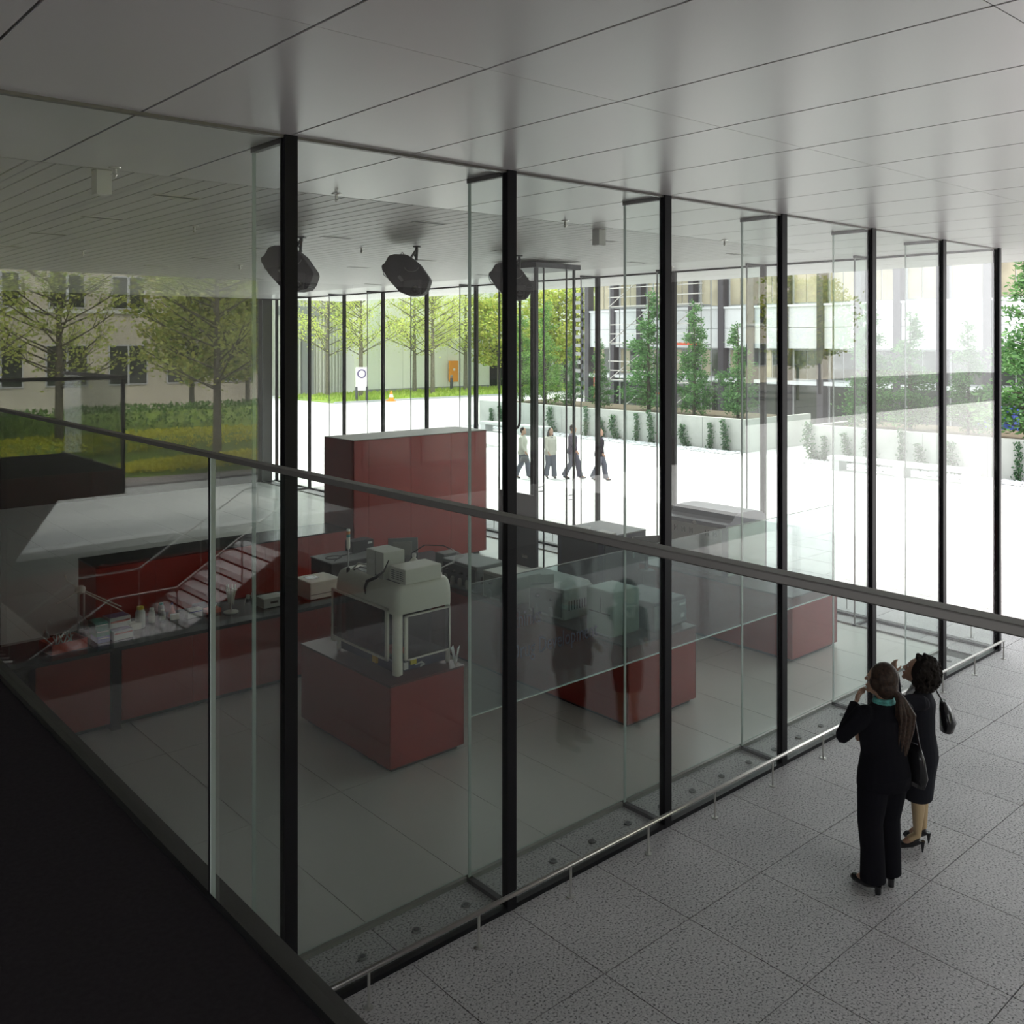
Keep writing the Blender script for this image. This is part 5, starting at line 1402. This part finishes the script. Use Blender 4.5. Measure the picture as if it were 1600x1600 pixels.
    if skirt:
        k = (j['kneeL'] + j['kneeR']) / 2
        m.loft([(0, -0.005, 0.95, .15, .115), (0, -0.01, 0.85, .178 * b, .135 * b), (k.x * .5, k.y * .5, 0.68, .175 * b, .13 * b), (k.x, k.y, 0.46, .16 * b, .12 * b)], 22)
        m.v = sm(m); remeshed(m, 'skirt', legs, t, vox, 2)
        m = MB()
        for q in 'LR':
            m.tube([j['knee' + q] + V(0, 0, 0.08), j['knee' + q], j['knee' + q] * 0.65 + j['ank' + q] * 0.35 + V(0, -0.015, 0), j['ank' + q], j['ank' + q] * 0.5 + j['toe' + q] * 0.5 + V(0, 0, 0.012)], [0.06, 0.056, 0.058, 0.037, 0.033], 14)
        m.v = sm(m); remeshed(m, 'stockings', legskin, t, vox, 1)
    else:
        m.loft([(0, -0.005, 0.98, .14, .11), (0, -0.01, 0.88, .175 * b, .14 * b), (0, -0.005, 0.80, .172 * b, .13 * b)], 20)
        for q in 'LR':
            a = j['ank' + q]
            m.tube([j['hip' + q] + V(0, 0, -0.02), (j['hip' + q] + j['knee' + q]) / 2, j['knee' + q], (j['knee' + q] + a) / 2 + V(0, -0.01, 0), a + V(0, 0, -0.03)], [0.10 * b, 0.092 * b, 0.078 * b, 0.074 * b, 0.08 * b], 16)
        m.v = sm(m); remeshed(m, 'trousers', legs, t, vox, 2)
    for q in 'LR':
        a, tt = j['ank' + q], j['toe' + q]
        dx = V(tt.x - a.x, tt.y - a.y, 0).normalized()
        m = MB()
        hz = a.z - 0.06
        m.ell(a + V(0, 0, -0.045), (0.034, 0.034, 0.03), 12, 8)
        m.tube([a - dx * 0.03 + V(0, 0, -0.045), a + dx * 0.05 + V(0, 0, -0.05 - hz * 0.4), tt + V(0, 0, 0.012), tt + dx * 0.03], [0.03, 0.034, 0.034, 0.014], 12)
        m.v = sm(m)
        so = remeshed(m, 'shoe', shoes, t, vox * 0.8, 1)
        if heel:
            hb2 = a - dx * 0.045
            hm = MB().tube([(hb2.x, hb2.y, a.z - 0.05), (hb2.x + 0.0, hb2.y, 0.0)], [0.022 if heel > 0.06 else 0.026, 0.006 if heel > 0.06 else 0.022], 10)
            hm.v = sm(hm); hm.build('heel', shoes, so)
    hm = MB(); hairfn(hm, lambda x, y, z: P(x * hs, y * hs, z * hs), rot, nb0); hm.v = sm(hm)
    remeshed(hm, 'hair', hair, t, vox * 0.8, 1)
    if extras: extras(t, P, j, s, sm)
    return t

def hair_tail(m, P, rot, nb):
    m.ell(P(0, -0.03, 0.04), (0.096, 0.105, 0.11), 16, 12, rot)
    m.ell(P(0, 0.0, 0.0), (0.094, 0.07, 0.085), 14, 10, rot)
    m.ell(P(0, -0.05, -0.02), (0.09, 0.085, 0.10), 14, 10, rot)
    r = random.Random(3)
    c = P(0, -0.10, -0.03)
    for k in range(44):
        a = r.uniform(-1, 1); b = r.uniform(-1, 1)
        m.tube([c, c + Vector((0.025 * a + 0.01, -0.06 + 0.01 * b, -0.04)), c + Vector((0.075 * a + 0.05, -0.07 + 0.03 * b, -0.17)), c + Vector((0.07 * a + 0.055, -0.055 + 0.02 * b, -0.30)), c + Vector((0.055 * a + 0.04, -0.03 + 0.02 * b, -0.42 - 0.08 * r.random()))], [0.026, 0.015, 0.011, 0.009, 0.004], 6)
def hair_curly(m, P, rot, nb):
    r = random.Random(9)
    m.ell(P(0, -0.042, 0.02), (0.122, 0.118, 0.128), 18, 14, rot)
    m.ell(P(0, -0.055, -0.05), (0.108, 0.09, 0.095), 16, 12, rot)
    for k in range(900):
        th = math.acos(r.uniform(-0.75, 1)); ph = r.uniform(0, 2 * PI)
        x, y, z = math.sin(th) * math.cos(ph), math.sin(th) * math.sin(ph), math.cos(th)
        if y > 0.35 and z < 0.72: continue
        if y > 0.15 and z < -0.2: continue
        q = r.uniform(0.95, 1.17)
        m.ell(P(x * 0.112 * q, -0.042 + y * 0.118 * q, 0.0 + z * 0.128 * q), (0.0135, 0.0135, 0.0135), 6, 5)
def hair_short(m, P, rot, nb):
    m.ell(P(0, -0.022, 0.035), (0.082, 0.09, 0.095), 14, 10, rot)
    m.ell(P(0, -0.045, -0.01), (0.077, 0.066, 0.08), 12, 8, rot)
def hair_long(m, P, rot, nb):
    hair_short(m, P, rot, nb)
    r = random.Random(2)
    for k in range(16):
        a = PI + PI * k / 15
        x, y = 0.085 * math.cos(a), 0.07 * math.sin(a) - 0.02
        m.tube([P(x * .9, y, 0.02), P(x * 1.15, y * 1.1, -0.09), P(x * 1.4, y * 1.0, -0.17 - 0.03 * r.random())], [0.022, 0.026, 0.012], 6)
def hair_bun(m, P, rot, nb):
    hair_short(m, P, rot, nb); m.ell(P(0, -0.05, 0.095), (0.05, 0.05, 0.045), 10, 8, rot)

def ex_a(t, P, j, s, sm):
    m = MB()
    for z, r1 in ((0.004, 0.078), (0.024, 0.070)):
        m.tube([(r1 * math.cos(a), -0.005 + r1 * 0.85 * math.sin(a), 1.435 + z) for a in [2 * PI * k / 16 for k in range(17)]], 0.014, 8, cap=False)
    m.v = sm(m); m.build('scarf', 'scarf', t, smooth=True)
    m = MB().lathe(tuple(P(0, -0.10, -0.03) - Vector((0, 0, 0.015))), [(0.024, 0), (0.026, 0.012), (0.024, 0.03)], 12); m.v = sm(m); m.build('hair_band', 'hair_dark', t)
def ex_b(t, P, j, s, sm):
    m = MB()
    m.tube([(-0.075, 0.05, 1.46), (-0.03, 0.105, 1.37), (0, 0.118, 1.30)], [0.012, 0.02, 0.01], 8); m.tube([(0.075, 0.05, 1.46), (0.03, 0.105, 1.37), (0, 0.118, 1.30)], [0.012, 0.02, 0.01], 8)
    m.tube([(0.066 * math.cos(a), -0.0 + 0.058 * math.sin(a), 1.46) for a in [2 * PI * k / 16 for k in range(17)]], 0.014, 8, cap=False)
    m.v = sm(m); m.build('shirt_collar', 'shirt_white', t, smooth=True)

person('woman in a black trouser suit with a long brown ponytail, seen from behind', (6.92, 3.54, 0), R_(-22), 1.70,
       dict(ankL=V(-.10, .00, .115), ankR=V(.09, .05, .115), toeL=V(-.14, .16, .025), toeR=V(.13, .19, .025), kneeL=V(-.10, .03, .51), kneeR=V(.09, .06, .51),
            elL=V(-.33, .06, 1.20), wrL=V(-.12, .17, 1.38), nL=V(0.6, -0.4, .2), elR=V(.22, .04, 1.10), wrR=V(.12, .24, 1.05), head=V(-.01, .03, 1.585), look=V(-.45, 1, .12)),
       'suit_black', 'suit_black', 'hair_brown', hairfn=hair_tail, heel=0.05, belly=1.2, hs=1.18, extras=ex_a, vox=0.008)
person('woman in a charcoal skirt suit with curly hair, looking up to the left', (7.72, 3.63, 0), R_(28), 1.55,
       dict(ankL=V(-.09, .03, .15), ankR=V(.10, -.03, .15), toeL=V(-.10, .17, .03), toeR=V(.11, .11, .03), kneeL=V(-.085, .04, .53), kneeR=V(.09, .01, .53),
            elL=V(-.26, .20, 1.40), wrL=V(-.10, .22, 1.58), nL=V(.3, -.6, -.5), elR=V(.22, .0, 1.10), wrR=V(.16, .22, 1.10), head=V(0, .03, 1.60), look=V(0, 1, .38)),
       'suit_charcoal', 'suit_charcoal', 'hair_dark', skirt=True, hairfn=hair_curly, belly=1.1, hs=1.2, heel=0.09, legskin='skin_stocking', extras=ex_b, vox=0.008)
# bags carried by the two women
bgA = thing('shoulder_bag', 'long glossy black shoulder bag at the right side of the ponytailed woman', 'bag', (6.92, 3.54, 0), R_(-22))
m = MB(); m.loft([(0.255, 0.0, 0.78, .035, .15), (0.262, 0.0, 0.86, .06, .17), (0.255, 0, 1.0, .045, .15), (0.245, 0, 1.10, .02, .12)], 16)
m.build('pouch', 'bag_black', bgA, smooth=True)
MB().tube([(0.245, 0.10, 1.09), (0.235, 0.06, 1.28), (0.185, 0.0, 1.455), (0.235, -0.07, 1.28), (0.245, -0.11, 1.09)], 0.009, 6).build('strap', 'bag_black', bgA)
bgB = thing('handbag', 'gathered black handbag slung behind the curly-haired woman', 'bag', (7.72, 3.63, 0), R_(28))
m = MB(); m.loft([(0.14, -0.21, 0.95, .10, .055), (0.14, -0.22, 1.02, .115, .065), (0.14, -0.20, 1.12, .09, .05), (0.14, -0.18, 1.19, .05, .025)], 16)
m.build('pouch', 'bag_black', bgB, smooth=True)
MB().tube([(0.10, -0.19, 1.17), (0.13, -0.12, 1.29), (0.16, -0.02, 1.325), (0.17, 0.06, 1.26)], 0.008, 6).build('strap', 'bag_black', bgB)
MB().lathe((0.20, -0.25, 1.0), [(0.008, 0), (0.02, 0.01), (0.01, 0.1)], 6).build('tassel', 'label_grey', bgB)

def walk(f=1):
    return dict(kneeL=V(-.09, .14 * f, .50), ankL=V(-.09, .20 * f, .10), toeL=V(-.09, .35 * f, .03), kneeR=V(.09, -.02 * f, .50), ankR=V(.09, -.22 * f, .13), toeR=V(.09, -.08 * f, .02),
                elL=V(-.24, -.06, 1.12), wrL=V(-.24, -.02, .88), elR=V(.24, .02, 1.12), wrR=V(.22, .16, .92))
ex_none = None
def ex_shirt(mn, m2n=None):
    def f(t, P, j, s, sm):
        m = MB(); m.loft([(0, 0.045, 0.86, .10, .10), (0, 0.045, 1.05, .09, .085), (0, 0.05, 1.25, .085, .088), (0, 0.03, 1.40, .06, .065)], 14); m.v = sm(m); m.build('shirt', mn, t, smooth=True)
        if m2n:
            m = MB(); m.loft([(0, 0.048, 0.84, .11, .105), (0, 0.048, 0.97, .10, .10)], 14); m.v = sm(m); m.build('shirt_hem', m2n, t)
    return f
person('walking woman in an open dark jacket over a purple top, rightmost of the walkers', (20.75, 19.55, 0), R_(-150), 1.56, walk(), 'suit_charcoal', 'trousers_grey', 'hair_dark', hairfn=hair_bun, vox=0.014, belly=1.18, extras=ex_shirt('shirt_purple', 'shirt_white'), group='people walking across the plaza')
person('walking man in dark clothes, second from right of the walkers', (20.4, 20.35, 0), R_(-145), 1.64, walk(1.15), 'shirt_dark', 'trousers_grey', 'hair_dark', hairfn=hair_short, vox=0.014, belly=1.18, group='people walking across the plaza')
person('long-haired woman in a pale jacket walking towards the building', (19.95, 20.85, 0), R_(-185), 1.54, walk(.5), 'jacket_beige', 'trousers_grey', 'hair_dark', hairfn=hair_long, vox=0.014, belly=1.18, extras=ex_shirt('shirt_dark'), group='people walking across the plaza')
pw4 = person('figure in pale grey carrying a handbag, leftmost of the walkers', (19.35, 21.45, 0), R_(-150), 1.55, walk(), 'jacket_beige', 'trousers_grey', 'hair_dark', hairfn=hair_short, vox=0.014, belly=1.18, group='people walking across the plaza')
hb4 = thing('handbag', 'dark handbag carried by the leftmost of the walkers', 'bag', (19.35, 21.45, 0), R_(-150))
m = MB(); m.loft([(0.23, 0.13, 0.52, .05, .14), (0.23, 0.13, 0.62, .045, .13), (0.23, 0.13, 0.70, .03, .09)], 12); m.build('pouch', 'dark_grey', hb4, smooth=True)
MB().tube([(0.23, 0.06, 0.69), (0.22, 0.13, 0.78), (0.23, 0.20, 0.69)], 0.008, 6).build('handle', 'dark_grey', hb4)
person('dark figure at the top of the basement stair, mirrored beside the thick mullion', (9.75, -8.1, 0), R_(100), 1.68, walk(.6), 'suit_black', 'suit_black', 'hair_dark', hairfn=hair_long, vox=0.016)
